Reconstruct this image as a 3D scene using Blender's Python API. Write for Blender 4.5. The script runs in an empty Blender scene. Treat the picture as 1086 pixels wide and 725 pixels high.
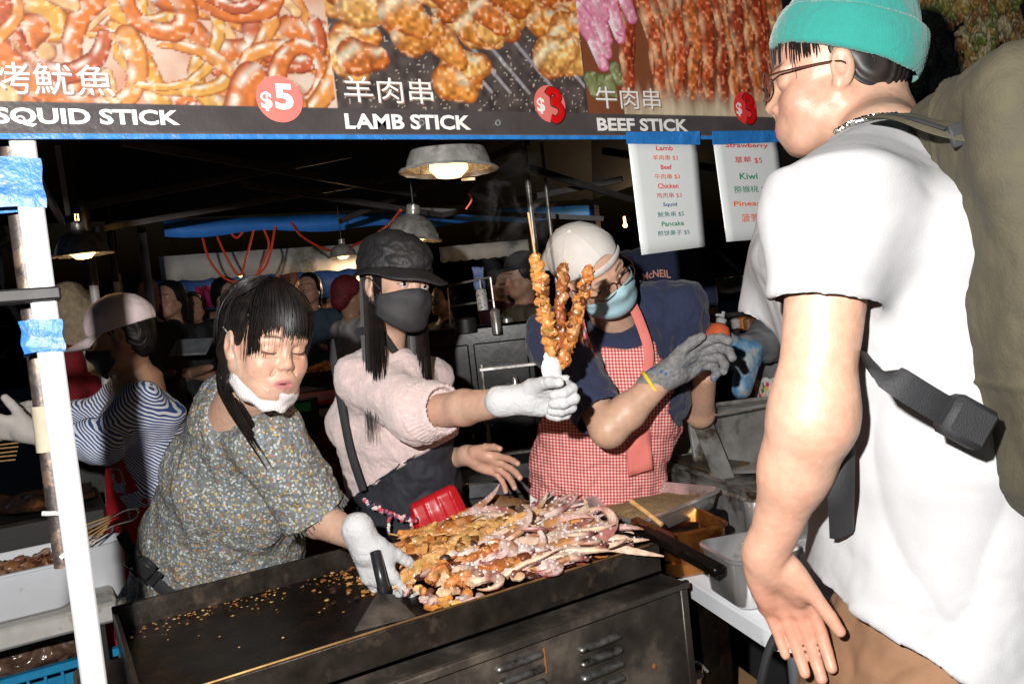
import bpy, math, random, numpy as np, openvdb
from mathutils import Vector, Matrix
random.seed(7); RS = np.random.RandomState(11)
scene = bpy.context.scene; COL = scene.collection
A = np.array
def V(*a): return np.array(a, float)
def nrm(v): v = np.asarray(v, float); return v/np.linalg.norm(v)
# ---------------------------------------------------------------- camera frame (28 mm, slight roll)
FPX = 850.0
_a, _p, _r = math.radians(59.7), math.radians(2.2), math.radians(6.3)
CAM = V(0, 0, 1.45)
F0 = V(math.cos(_a), math.sin(_a), 0); R0 = V(math.sin(_a), -math.cos(_a), 0); ZZ = V(0, 0, 1)
FW = F0*math.cos(_p)-ZZ*math.sin(_p); U0 = F0*math.sin(_p)+ZZ*math.cos(_p)
RT = R0*math.cos(_r)-U0*math.sin(_r); UP = U0*math.cos(_r)+R0*math.sin(_r)
def P(x, y, d): return CAM+FW*d+RT*((x-543)/FPX*d)-UP*((y-362.5)/FPX*d)
def onz(x, y, z):
    v = P(x, y, 1)-CAM; return CAM+v*((z-CAM[2])/v[2])
def ony(x, y, Y):
    v = P(x, y, 1)-CAM; return CAM+v*(Y/v[1])
def W3(r, u, c): return RT*r+UP*u-FW*c        # right, up, towards the camera

# ---------------------------------------------------------------- noise on points
def _h(ix, iy, iz, s):
    n = (ix*374761393 + iy*668265263 + iz*2147483647*0 + iz*1274126177 + s*974711) & 0xffffffff
    n = ((n ^ (n >> 13))*1274126177) & 0xffffffff
    n = (n ^ (n >> 16)) & 0xffff
    return n/32767.5-1
def vnoise(p, s=0):
    p = np.asarray(p, float); i = np.floor(p).astype(np.int64); f = p-i; f = f*f*(3-2*f)
    x, y, z = i[..., 0], i[..., 1], i[..., 2]; fx, fy, fz = f[..., 0], f[..., 1], f[..., 2]
    r = 0
    for a in (0, 1):
        for b in (0, 1):
            for c in (0, 1):
                r = r+_h(x+a, y+b, z+c, s)*(fx if a else 1-fx)*(fy if b else 1-fy)*(fz if c else 1-fz)
    return r
def fbm(p, o=3, s=0):
    p = np.asarray(p, float); r = 0; a = 1; t = 0
    for k in range(o): r = r+a*vnoise(p*(2**k)+k*17.3, s+k); t += a; a *= .5
    return r/t
def sst(a, b, x): t = np.clip((x-a)/(b-a), 0, 1); return t*t*(3-2*t)

# ---------------------------------------------------------------- objects
def wloc(o):
    l = V(0, 0, 0)
    while o is not None: l = l+A(o.location); o = o.parent
    return l
def thing(name, label, cat, loc=(0, 0, 0), group=None):
    o = bpy.data.objects.new(name, None); COL.objects.link(o); o.location = tuple(float(q) for q in loc)
    o.empty_display_size = .05
    return tag(o, label, cat, group)
def tag(o, label=None, cat=None, group=None, kind=None):
    if label: o['label'] = label
    if cat: o['category'] = cat
    if group: o['group'] = group
    if kind: o['kind'] = kind
    return o
def mesh(name, v, f, mat, parent=None, smooth=True, cols=None, pat=None, loc=None, mi=None, fcols=None):
    v = np.asarray(v, float).reshape(-1, 3)
    base = wloc(parent) if parent is not None else (A(loc, float) if loc is not None else V(0, 0, 0))
    me = bpy.data.meshes.new(name)
    if not isinstance(f, np.ndarray): me.from_pydata((v-base).tolist(), [], f)
    else:
        f = np.asarray(f, np.int32); n = f.shape[1]
        me.vertices.add(len(v)); me.vertices.foreach_set('co', (v-base).astype(np.float32).ravel())
        me.loops.add(f.size); me.loops.foreach_set('vertex_index', f.ravel())
        me.polygons.add(len(f)); me.polygons.foreach_set('loop_start', np.arange(0, f.size, n, dtype=np.int32))
        me.polygons.foreach_set('loop_total', np.full(len(f), n, np.int32))
        me.update(calc_edges=True)
    mats = mat if isinstance(mat, (list, tuple)) else [mat]
    for m in mats: me.materials.append(m)
    if mi is not None: me.polygons.foreach_set('material_index', np.asarray(mi, np.int32))
    if smooth: me.polygons.foreach_set('use_smooth', [True]*len(me.polygons))
    if cols is not None:
        a = me.color_attributes.new('col', 'FLOAT_COLOR', 'POINT'); c = np.ones((len(v), 4), np.float32); c[:, :3] = cols
        a.data.foreach_set('color', c.ravel())
    if pat is not None:
        a = me.attributes.new('pat', 'FLOAT_VECTOR', 'POINT'); a.data.foreach_set('vector', np.asarray(pat, np.float32).ravel())
    me.update(); me.validate()
    o = bpy.data.objects.new(name, me); COL.objects.link(o)
    if parent is not None: o.parent = parent
    elif loc is not None: o.location = tuple(float(q) for q in loc)
    return o
def copy_tree(o, parent=None):
    c = o.copy(); COL.objects.link(c); c.parent = parent
    for ch in [x for x in o.children]: copy_tree(ch, c)
    return c

class MB:
    def __init__(s): s.v = []; s.f = []; s.c = []; s.n = 0
    def add(s, v, f, col=None):
        v = np.asarray(v, float).reshape(-1, 3)
        s.v.append(v); s.f += [tuple(int(i)+s.n for i in q) for q in f]; s.n += len(v)
        s.c.append(np.tile(np.asarray(col if col is not None else (1, 1, 1), float), (len(v), 1)) if col is None or np.ndim(col) == 1 else np.asarray(col))
        return s
    def box(s, c, size, M=None, bev=0, col=None):
        x, y, z = [q/2 for q in size]; b = min(bev, x*.9, y*.9, z*.9)
        if b <= 0:
            v = A([(i, j, k) for i in (-x, x) for j in (-y, y) for k in (-z, z)])
            f = [(0, 1, 3, 2), (4, 6, 7, 5), (0, 4, 5, 1), (2, 3, 7, 6), (0, 2, 6, 4), (1, 5, 7, 3)]
        else:
            v = []; idx = {}
            for i in (-1, 1):
                for j in (-1, 1):
                    for k in (-1, 1):
                        for ax in range(3):
                            q = [i*(x-b), j*(y-b), k*(z-b)]; q[ax] = (i*x, j*y, k*z)[ax]
                            idx[(i, j, k, ax)] = len(v); v.append(q)
            f = []
            for ax in range(3):
                o1, o2 = [(1, 2), (2, 0), (0, 1)][ax]
                for sg in (-1, 1):
                    q = []
                    for a2, b2 in ((-1, -1), (1, -1), (1, 1), (-1, 1)):
                        t = [0, 0, 0]; t[ax] = sg; t[o1] = a2; t[o2] = b2; q.append(idx[(*t, ax)])
                    f.append(q if sg > 0 else q[::-1])
                for a2 in (-1, 1):
                    for b2 in (-1, 1):
                        q = []
                        for e in (-1, 1):
                            t = [0, 0, 0]; t[ax] = e; t[o1] = a2; t[o2] = b2
                            q.append(idx[(*t, o1)]); q.append(idx[(*t, o2)])
                        q = [q[0], q[1], q[3], q[2]]
                        f.append(q if a2*b2 > 0 else q[::-1])
            for i in (-1, 1):
                for j in (-1, 1):
                    for k in (-1, 1):
                        q = [idx[(i, j, k, a2)] for a2 in range(3)]; f.append(q if i*j*k > 0 else q[::-1])
            v = A(v)
        if M is not None: v = v@np.asarray(M).T
        return s.add(v+A(c), f, col)
    def bar(s, a, b, w, h, up=(0, 0, 1), bev=0, col=None):
        a, b = A(a, float), A(b, float); d = b-a; L = np.linalg.norm(d); d /= L
        x = np.cross(d, up); x = nrm(x); z = np.cross(x, d)
        return s.box((a+b)/2, (w, L, h), np.stack([x, d, z], 1), bev, col)
    def tube(s, pts, r, n=8, cap=True, col=None, flat=1.0, upv=None, cols=None):
        pts = A(pts, float); m = len(pts); r = np.broadcast_to(A(r, float), (m,))
        T = np.gradient(pts, axis=0); T /= np.linalg.norm(T, axis=1)[:, None]+1e-12
        u = A(upv, float) if upv is not None else (V(0, 0, 1) if abs(T[0][2]) < .9 else V(1, 0, 0))
        V_ = []; ang = np.arange(n)*2*math.pi/n
        for i in range(m):
            if i > 0 and upv is None: u = u-T[i]*(u@T[i]); 
            x = np.cross(T[i], u); x = nrm(x); y = np.cross(x, T[i])
            if upv is None: u = y
            V_.append(pts[i]+r[i]*(np.cos(ang)[:, None]*x+np.sin(ang)[:, None]*y*flat))
        f = []
        for i in range(m-1):
            for j in range(n):
                k = (j+1) % n; f.append((i*n+j, i*n+k, (i+1)*n+k, (i+1)*n+j))
        if cap: f.append(tuple(range(n))[::-1]); f.append(tuple((m-1)*n+j for j in range(n)))
        c = col if cols is None else np.repeat(np.asarray(cols), n, 0)
        return s.add(np.concatenate(V_), f, c)
    def lathe(s, c, prof, axis=(0, 0, 1), n=24, col=None, close=False):
        ax = nrm(axis); x = nrm(np.cross(ax, (1, 0, 0) if abs(ax[0]) < .9 else (0, 1, 0))); y = np.cross(ax, x)
        ang = np.arange(n)*2*math.pi/n; v = []; m = len(prof)
        for r, h in prof: v.append(A(c)+ax*h+r*(np.cos(ang)[:, None]*x+np.sin(ang)[:, None]*y))
        f = [(i*n+j, i*n+(j+1) % n, (i+1)*n+(j+1) % n, (i+1)*n+j) for i in range(m-1) for j in range(n)]
        return s.add(np.concatenate(v), f, col)
    def blob(s, c, r, M=None, n=10, m=8, amp=.15, fr=1.5, seed=0, col=None):
        th = np.linspace(0, math.pi, m+1); ph = np.arange(n)*2*math.pi/n
        v = [(0, 0, 1)]+[(math.sin(t)*math.cos(q), math.sin(t)*math.sin(q), math.cos(t)) for t in th[1:-1] for q in ph]+[(0, 0, -1)]
        v = A(v); v = v*(1+amp*fbm(v*fr+seed*3.7, 2, seed)[:, None]*2)*A(r)
        if M is not None: v = v@np.asarray(M).T
        k = len(v)-1; f = [(0, 1+j, 1+(j+1) % n) for j in range(n)]
        for i in range(m-2):
            a = 1+i*n
            for j in range(n): f.append((a+j, a+n+j, a+n+(j+1) % n, a+(j+1) % n))
        a = 1+(m-2)*n; f += [(a+j, k, a+(j+1) % n) for j in range(n)]
        return s.add(v+A(c), f, col)
    def quad(s, pts, col=None): return s.add(pts, [(0, 1, 2, 3)], col)
    def build(s, name, mat, parent=None, smooth=True, colors=False, loc=None, pat=None):
        v = np.concatenate(s.v)
        o = mesh(name, v, s.f, mat, parent, smooth, np.concatenate(s.c) if colors else None, pat, loc)
        if smooth: sharp(o)
        return o
def sharp(o, ang=40):
    me = o.data
    try: me.set_sharp_from_angle(angle=math.radians(ang))
    except Exception: pass
def rotm(axis, a):
    return A(Matrix.Rotation(a, 3, Vector([float(q) for q in axis])))
def randrot():
    return A(Matrix.Rotation(random.uniform(0, 6.28), 3, Vector(nrm(RS.normal(size=3)))))
def bez(pts, n=24):
    """Catmull-Rom through pts"""
    p = A(pts, float); p = np.vstack([2*p[0]-p[1], p, 2*p[-1]-p[-2]]); out = []
    m = len(p)-3
    for t in np.linspace(0, m-1e-6, n):
        i = int(t); f = t-i; a, b, c, d = p[i:i+4]
        out.append(.5*((2*b)+(-a+c)*f+(2*a-5*b+4*c-d)*f*f+(-a+3*b-3*c+d)*f**3))
    return A(out)

# ---------------------------------------------------------------- signed-distance modelling
class SD:
    def __init__(s, h=.003): s.h = h; s.pr = []
    def cap(s, a, b, ra, rb=None, k=.01, op=1):
        a, b = A(a, float), A(b, float); rb = ra if rb is None else rb; R = max(ra, rb)
        def f(x, y, z):
            ab = b-a; L = ab@ab+1e-12; px, py, pz = x-a[0], y-a[1], z-a[2]
            t = np.clip((px*ab[0]+py*ab[1]+pz*ab[2])/L, 0, 1)
            return np.sqrt((px-t*ab[0])**2+(py-t*ab[1])**2+(pz-t*ab[2])**2)-(ra+(rb-ra)*t)
        s.pr.append((f, np.minimum(a, b)-R, np.maximum(a, b)+R, k, op)); return s
    def chain(s, pts, rs, k=.01, op=1):
        for i in range(len(pts)-1): s.cap(pts[i], pts[i+1], rs[i], rs[i+1], k, op)
        return s
    def ell(s, c, r, M=None, k=.01, op=1):
        c = A(c, float); r = A(r, float); M = np.eye(3) if M is None else np.asarray(M)   # rows = local axes
        def f(x, y, z):
            p = [x-c[0], y-c[1], z-c[2]]
            l = [p[0]*m[0]+p[1]*m[1]+p[2]*m[2] for m in M]
            k0 = np.sqrt((l[0]/r[0])**2+(l[1]/r[1])**2+(l[2]/r[2])**2)
            k1 = np.sqrt((l[0]/r[0]**2)**2+(l[1]/r[1]**2)**2+(l[2]/r[2]**2)**2)+1e-9
            return k0*(k0-1)/k1
        e = np.sqrt(((M*r[:, None])**2).sum(0)); s.pr.append((f, c-e, c+e, k, op)); return s
    def tor(s, a, b, wa, wb, side, k=.02, op=1, cap=.6):
        """tapered limb of elliptical section; wa, wb = (half width along side, half depth)"""
        a, b = A(a, float), A(b, float); ax = b-a; L = np.linalg.norm(ax); ax = ax/L
        sd = A(side, float); sd = nrm(sd-ax*(sd@ax)); fr = np.cross(ax, sd); R = max(*wa, *wb)
        def f(x, y, z):
            p = [x-a[0], y-a[1], z-a[2]]
            h = p[0]*ax[0]+p[1]*ax[1]+p[2]*ax[2]; t = np.clip(h/L, 0, 1)
            u = p[0]*sd[0]+p[1]*sd[1]+p[2]*sd[2]; w = p[0]*fr[0]+p[1]*fr[1]+p[2]*fr[2]
            W = wa[0]+(wb[0]-wa[0])*t; D = wa[1]+(wb[1]-wa[1])*t; m = np.minimum(W, D); e = (h-t*L)/(m*cap)
            return (np.sqrt((u/W)**2+(w/D)**2+e**2)-1)*m
        s.pr.append((f, np.minimum(a, b)-R, np.maximum(a, b)+R, k, op)); return s
    def box(s, c, half, M=None, r=.01, k=.005, op=1):
        c = A(c, float); hf = A(half, float)-r; M = np.eye(3) if M is None else np.asarray(M)
        def f(x, y, z):
            p = [x-c[0], y-c[1], z-c[2]]
            q = [np.abs(p[0]*m[0]+p[1]*m[1]+p[2]*m[2])-hh for m, hh in zip(M, hf)]
            o = np.sqrt(sum(np.maximum(t, 0)**2 for t in q)); return o+np.minimum(np.maximum(np.maximum(q[0], q[1]), q[2]), 0)-r
        e = (np.abs(M)*A(half)[:, None]).sum(0); s.pr.append((f, c-e, c+e, k, op)); return s
    def cone(s, a, b, ra, rb=None, k=.01, op=1, r=.008):
        """tapered cylinder with flat ends: a sleeve"""
        a, b = A(a, float), A(b, float); rb = ra if rb is None else rb; R = max(ra, rb); Lh = np.linalg.norm(b-a); ax = (b-a)/Lh
        def f(x, y, z):
            px, py, pz = x-a[0], y-a[1], z-a[2]; h = px*ax[0]+py*ax[1]+pz*ax[2]; t = np.clip(h/Lh, 0, 1)
            q = np.sqrt(np.maximum(px*px+py*py+pz*pz-h*h, 0))-(ra+(rb-ra)*t)+r; e = np.maximum(-h, h-Lh)+r
            return np.sqrt(np.maximum(q, 0)**2+np.maximum(e, 0)**2)+np.minimum(np.maximum(q, e), 0)-r
        s.pr.append((f, np.minimum(a, b)-R, np.maximum(a, b)+R, k, op)); return s
    def cut(s, pt, n, k=.004, within=None):
        """remove everything on the +n side of the plane"""
        pt, n = A(pt, float), nrm(n)
        f = lambda x, y, z: -((x-pt[0])*n[0]+(y-pt[1])*n[1]+(z-pt[2])*n[2])
        s.pr.append((f, None if within is None else A(within[0]), None if within is None else A(within[1]), k, -1)); return s
    def mesh(s):
        h = s.h; lo = np.min([p[1] for p in s.pr if p[4] > 0 and p[1] is not None], 0)-4*h-.01
        hi = np.max([p[2] for p in s.pr if p[4] > 0 and p[2] is not None], 0)+4*h+.01
        n = np.ceil((hi-lo)/h).astype(int)+1; G = np.full(tuple(n), .5, np.float32)
        ax = [(lo[i]+h*np.arange(n[i])).astype(np.float32) for i in range(3)]
        for f, l, u, k, op in s.pr:
            pad = k+4*h
            if l is None: i0, i1 = [0]*3, n
            else:
                i0 = np.clip(np.floor((l-pad-lo)/h).astype(int), 0, n); i1 = np.clip(np.ceil((u+pad-lo)/h).astype(int)+1, 0, n)
            if min(A(i1)-A(i0)) <= 0: continue
            sl = tuple(slice(int(p), int(q)) for p, q in zip(i0, i1))
            x, y, z = ax[0][sl[0]][:, None, None], ax[1][sl[1]][None, :, None], ax[2][sl[2]][None, None, :]
            d = np.broadcast_to(f(x, y, z), G[sl].shape).astype(np.float32); g = G[sl]
            kk = max(k, 1e-4)
            if op > 0:
                t = np.clip(.5+.5*(g-d)/kk, 0, 1); G[sl] = g+(d-g)*t-kk*t*(1-t)
            else:
                t = np.clip(.5-.5*(g+d)/kk, 0, 1); G[sl] = g+(-d-g)*t+kk*t*(1-t)
        gr = openvdb.FloatGrid(.5); gr.copyFromArray(G)
        pts, quads = gr.convertToQuads(isovalue=0.0)
        pts = np.asarray(pts, float)*h+lo; quads = np.asarray(quads)[:, ::-1].astype(np.int32)
        return pts, quads
def vnormals(v, q):
    a = v[q[:, 2]]-v[q[:, 0]]; b = v[q[:, 3]]-v[q[:, 1]]; n = np.cross(a, b); N = np.zeros_like(v)
    for i in range(4):
        for c in range(3): N[:, c] += np.bincount(q[:, i], n[:, c], len(v))
    return N/(np.linalg.norm(N, axis=1)[:, None]+1e-12)
def relax(v, q, it=1, w=.5):
    n = len(v); cnt = np.bincount(q.ravel(), minlength=n).astype(float)*2+1e-9
    for _ in range(it):
        S = np.zeros_like(v)
        for i in range(4):
            for j in ((i+1) % 4, (i+3) % 4):
                for c in range(3): S[:, c] += np.bincount(q[:, i], v[q[:, j], c], n)
        v = v*(1-w)+w*S/cnt[:, None]
    return v
def sdobj(name, sd, mat, parent=None, disp=None, colf=None, patf=None, rel=1, loc=None):
    v, q = sd.mesh()
    if rel: v = relax(v, q, rel)
    if disp is not None:
        N = vnormals(v, q); v = v+N*np.asarray(disp(v, N))[:, None]
    N = vnormals(v, q)
    return mesh(name, v, q, mat, parent, True, colf(v, N) if colf else None, patf(v) if patf else None, loc)
# ---------------------------------------------------------------- materials
def NT(name):
    m = bpy.data.materials.new(name); m.use_nodes = True; t = m.node_tree; b = t.nodes['Principled BSDF']
    return m, t, b
def nd(t, ty, **kw):
    n = t.nodes.new(ty)
    for k, v in kw.items():
        if k in n.inputs: n.inputs[k].default_value = v
        else: setattr(n, k, v)
    return n
def noise_n(t, scale, detail=4, rough=.55, co=None, dist=0):
    n = nd(t, 'ShaderNodeTexNoise', Scale=scale, Detail=detail, Roughness=rough, Distortion=dist)
    if co is None:
        c = nd(t, 'ShaderNodeTexCoord'); co = c.outputs['Object']
    t.links.new(co, n.inputs['Vector']); return n
def ramp(t, fac, stops):
    r = nd(t, 'ShaderNodeValToRGB'); e = r.color_ramp.elements
    while len(e) < len(stops): e.new(.5)
    for i, (p, c) in enumerate(stops): e[i].position = p; e[i].color = (*c, 1)
    t.links.new(fac, r.inputs['Fac']); return r.outputs['Color']
def bump(t, b, h, strength=.3, dist=.002):
    n = nd(t, 'ShaderNodeBump', Strength=strength, Distance=dist); t.links.new(h, n.inputs['Height']); t.links.new(n.outputs['Normal'], b.inputs['Normal'])
def mixc(t, fac, a, b, mode='MIX'):
    n = nd(t, 'ShaderNodeMix', data_type='RGBA', blend_type=mode)
    for sk, val in ((n.inputs['Factor'], fac), (n.inputs[6], a), (n.inputs[7], b)):
        if hasattr(val, 'is_linked') or isinstance(val, bpy.types.NodeSocket): t.links.new(val, sk)
        elif isinstance(val, (int, float)): sk.default_value = val
        else: sk.default_value = (*val, 1)
    return n.outputs[2]
def mth(t, op, a, b=0.0, c=None):
    n = nd(t, 'ShaderNodeMath', operation=op)
    for i, val in enumerate((a, b, c)):
        if val is None: continue
        if isinstance(val, bpy.types.NodeSocket): t.links.new(val, n.inputs[i])
        else: n.inputs[i].default_value = val
    return n.outputs[0]
MATS = {}
def mat(name, col, rough=.6, metal=0, var=.25, scale=20, bmp=.15, bscale=None, sss=0, coat=0, emit=None, spec=.5, dirt=None, dscale=6, dth=(.5, .62), sheen=0, bdist=.002, rvar=.1, trans=0):
    if name in MATS: return MATS[name]
    m, t, b = NT(name); col = A(col, float)
    n = noise_n(t, scale, 5)
    c = ramp(t, n.outputs['Fac'], [(.3, tuple(col*(1-var))), (.7, tuple(np.minimum(col*(1+var), 1)))])
    if dirt is not None:
        d = noise_n(t, dscale, 6, .65); f = ramp(t, d.outputs['Fac'], [(dth[0], (0, 0, 0)), (dth[1], (1, 1, 1))]); c = mixc(t, f, c, dirt)
    t.links.new(c, b.inputs['Base Color'])
    rr = nd(t, 'ShaderNodeMapRange'); rr.inputs['To Min'].default_value = max(.02, rough-rvar); rr.inputs['To Max'].default_value = min(1, rough+rvar)
    t.links.new(n.outputs['Fac'], rr.inputs['Value']); t.links.new(rr.outputs[0], b.inputs['Roughness'])
    b.inputs['Metallic'].default_value = metal; b.inputs['Specular IOR Level'].default_value = spec
    if bmp:
        n2 = noise_n(t, bscale or scale*4, 4); bump(t, b, n2.outputs['Fac'], bmp, bdist)
    if sss: b.inputs['Subsurface Weight'].default_value = sss; b.inputs['Subsurface Radius'].default_value = (.012, .005, .003); b.inputs['Subsurface Scale'].default_value = 1.0
    if coat: b.inputs['Coat Weight'].default_value = coat; b.inputs['Coat Roughness'].default_value = .15
    if sheen: b.inputs['Sheen Weight'].default_value = sheen; b.inputs['Sheen Roughness'].default_value = .5
    if trans: b.inputs['Transmission Weight'].default_value = trans
    if emit: b.inputs['Emission Color'].default_value = (*emit[:3], 1); b.inputs['Emission Strength'].default_value = emit[3]
    MATS[name] = m; return m
def attrmat(name, rough=.6, spec=.5, bmp=.2, bscale=80, sss=0, metal=0, coat=0, var=.12, vscale=30, bdist=.002, sheen=0):
    """colour from the mesh's own 'col' attribute, broken up a little"""
    if name in MATS: return MATS[name]
    m, t, b = NT(name); a = nd(t, 'ShaderNodeAttribute', attribute_name='col')
    n = noise_n(t, vscale, 5); f = ramp(t, n.outputs['Fac'], [(.3, (1-var,)*3), (.7, (1, 1, 1))])
    t.links.new(mixc(t, 1.0, a.outputs['Color'], f, 'MULTIPLY'), b.inputs['Base Color'])
    b.inputs['Roughness'].default_value = rough; b.inputs['Metallic'].default_value = metal; b.inputs['Specular IOR Level'].default_value = spec
    if bmp: bump(t, b, noise_n(t, bscale, 5).outputs['Fac'], bmp, bdist)
    if sss: b.inputs['Subsurface Weight'].default_value = sss; b.inputs['Subsurface Radius'].default_value = (.012, .004, .002); b.inputs['Subsurface Scale'].default_value = 1.0
    if coat: b.inputs['Coat Weight'].default_value = coat; b.inputs['Coat Roughness'].default_value = .12
    if sheen: b.inputs['Sheen Weight'].default_value = sheen
    MATS[name] = m; return m
skin = attrmat('skin', .44, .45, .38, 330, sss=.10, var=.16, vscale=70, bdist=.0010)
hairm = None
def hair_material():
    m, t, b = NT('black_hair'); n = noise_n(t, 40, 3)
    t.links.new(ramp(t, n.outputs['Fac'], [(.3, (.006, .005, .005)), (.75, (.022, .016, .014))]), b.inputs['Base Color'])
    b.inputs['Roughness'].default_value = .46; b.inputs['Specular IOR Level'].default_value = .35; return m
hairm = hair_material()
def patmat(name, kind, **kw):
    m, t, b = NT(name); a = nd(t, 'ShaderNodeAttribute', attribute_name='pat'); vec = a.outputs['Vector']
    sep = nd(t, 'ShaderNodeSeparateXYZ'); t.links.new(vec, sep.inputs[0]); x, y, z = sep.outputs
    b.inputs['Roughness'].default_value = .85; b.inputs['Specular IOR Level'].default_value = .2
    if kind == 'stripe':
        w = noise_n(t, 8, 2); xx = mth(t, 'ADD', x, mth(t, 'MULTIPLY', w.outputs['Fac'], .012))
        f = mth(t, 'FRACT', mth(t, 'MULTIPLY', xx, 1/kw['p'])); s = mth(t, 'LESS_THAN', f, kw.get('w', .42))
        c = mixc(t, s, kw['a'], kw['b'])
    elif kind == 'gingham':
        fx = mth(t, 'LESS_THAN', mth(t, 'FRACT', mth(t, 'MULTIPLY', x, 1/kw['p'])), .5)
        fy = mth(t, 'LESS_THAN', mth(t, 'FRACT', mth(t, 'MULTIPLY', y, 1/kw['p'])), .5)
        s = mth(t, 'MULTIPLY', mth(t, 'ADD', fx, fy), .5)
        c = ramp(t, s, [(0, kw['a']), (.5, kw['m']), (1, kw['b'])])
    elif kind == 'floral':
        c = kw['base']; nz = noise_n(t, 140, 3, co=vec); c = ramp(t, nz.outputs['Fac'], [(.3, tuple(A(kw['base'])*.6)), (.7, tuple(A(kw['base'])*1.35))])
        for sc, th, off in kw['layers']:
            mp = nd(t, 'ShaderNodeMapping'); mp.inputs['Location'].default_value = (off, off*.7, 0); t.links.new(vec, mp.inputs['Vector'])
            v = nd(t, 'ShaderNodeTexVoronoi', Scale=sc, Randomness=.9); t.links.new(mp.outputs[0], v.inputs['Vector'])
            wob = noise_n(t, sc*2.5, 2, co=vec); dd = mth(t, 'ADD', v.outputs['Distance'], mth(t, 'MULTIPLY', mth(t, 'SUBTRACT', wob.outputs['Fac'], .5), .5))
            msk = mth(t, 'LESS_THAN', dd, th)
            sp = nd(t, 'ShaderNodeSeparateColor'); t.links.new(v.outputs['Color'], sp.inputs[0])
            pc = ramp(t, sp.outputs[0], kw['pal']); c = mixc(t, msk, c, pc)
            t.nodes[-1]
        for nn in t.nodes:
            if nn.type == 'VALTORGB' and len(nn.color_ramp.elements) > 3: nn.color_ramp.interpolation = 'CONSTANT'
    t.links.new(c, b.inputs['Base Color'])
    bump(t, b, noise_n(t, kw.get('bs', 300), 3).outputs['Fac'], .25, .001); return m
M_black = mat('black_cloth', (.016, .016, .019), .75, var=.3, bscale=300, bmp=.2)
M_navy = mat('navy_cotton', (.022, .03, .075), .9, var=.15, scale=60, bscale=500, bmp=.25, sheen=.15)
M_white = mat('white_cotton', (.315, .317, .325), .95, var=.04, bscale=600, bmp=.3)
M_glove = mat('white_knit_glove', (.56, .56, .57), .95, var=.08, bscale=300, bmp=1, bdist=.002)
M_pink = mat('pink_fuzzy_knit', (.80, .62, .60), .95, var=.1, scale=120, bscale=330, bmp=.9, sheen=.5, bdist=.004)
M_steel = mat('brushed_steel', (.78, .77, .75), .24, .82, var=.15, scale=15, bscale=60, bmp=.08, dirt=(.26, .15, .07), dth=(.60, .72), dscale=9)
M_steel2 = mat('dull_steel', (.38, .37, .355), .32, .55, var=.3, scale=12, bscale=50, bmp=.15, dirt=(.07, .045, .025), dth=(.48, .62), dscale=8)
M_iron = mat('greasy_black_iron', (.008, .0055, .0045), .33, .1, var=.6, scale=14, bscale=90, bmp=.5, dirt=(.030, .015, .009), dth=(.52, .74), dscale=18, spec=.12)
M_cab = mat('scorched_steel_cabinet', (.075, .062, .052), .42, .5, var=.6, scale=9, bscale=60, bmp=.5, dirt=(.21, .17, .135), dth=(.52, .72), dscale=9)
M_wood = mat('bamboo', (.62, .36, .14), .55, var=.3, scale=60)
M_wpaint = mat('white_paint', (.50, .50, .51), .45, var=.05, scale=10, bmp=.15, bscale=40, dirt=(.24, .21, .18), dth=(.64, .72), dscale=22)
M_plastic = mat('white_plastic', (.66, .68, .72), .4, var=.05, scale=8, bmp=.05, dirt=(.35, .3, .25), dth=(.62, .74), dscale=14)
M_tape = mat('blue_tape', (.02, .15, .43), .42, var=.2, scale=30, bscale=28, bmp=.9, bdist=.006)
M_dark = mat('dark_metal', (.018, .017, .017), .55, .2, var=.3)
M_orange = mat('orange_cable', (.7, .07, .03), .4, var=.05)
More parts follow.
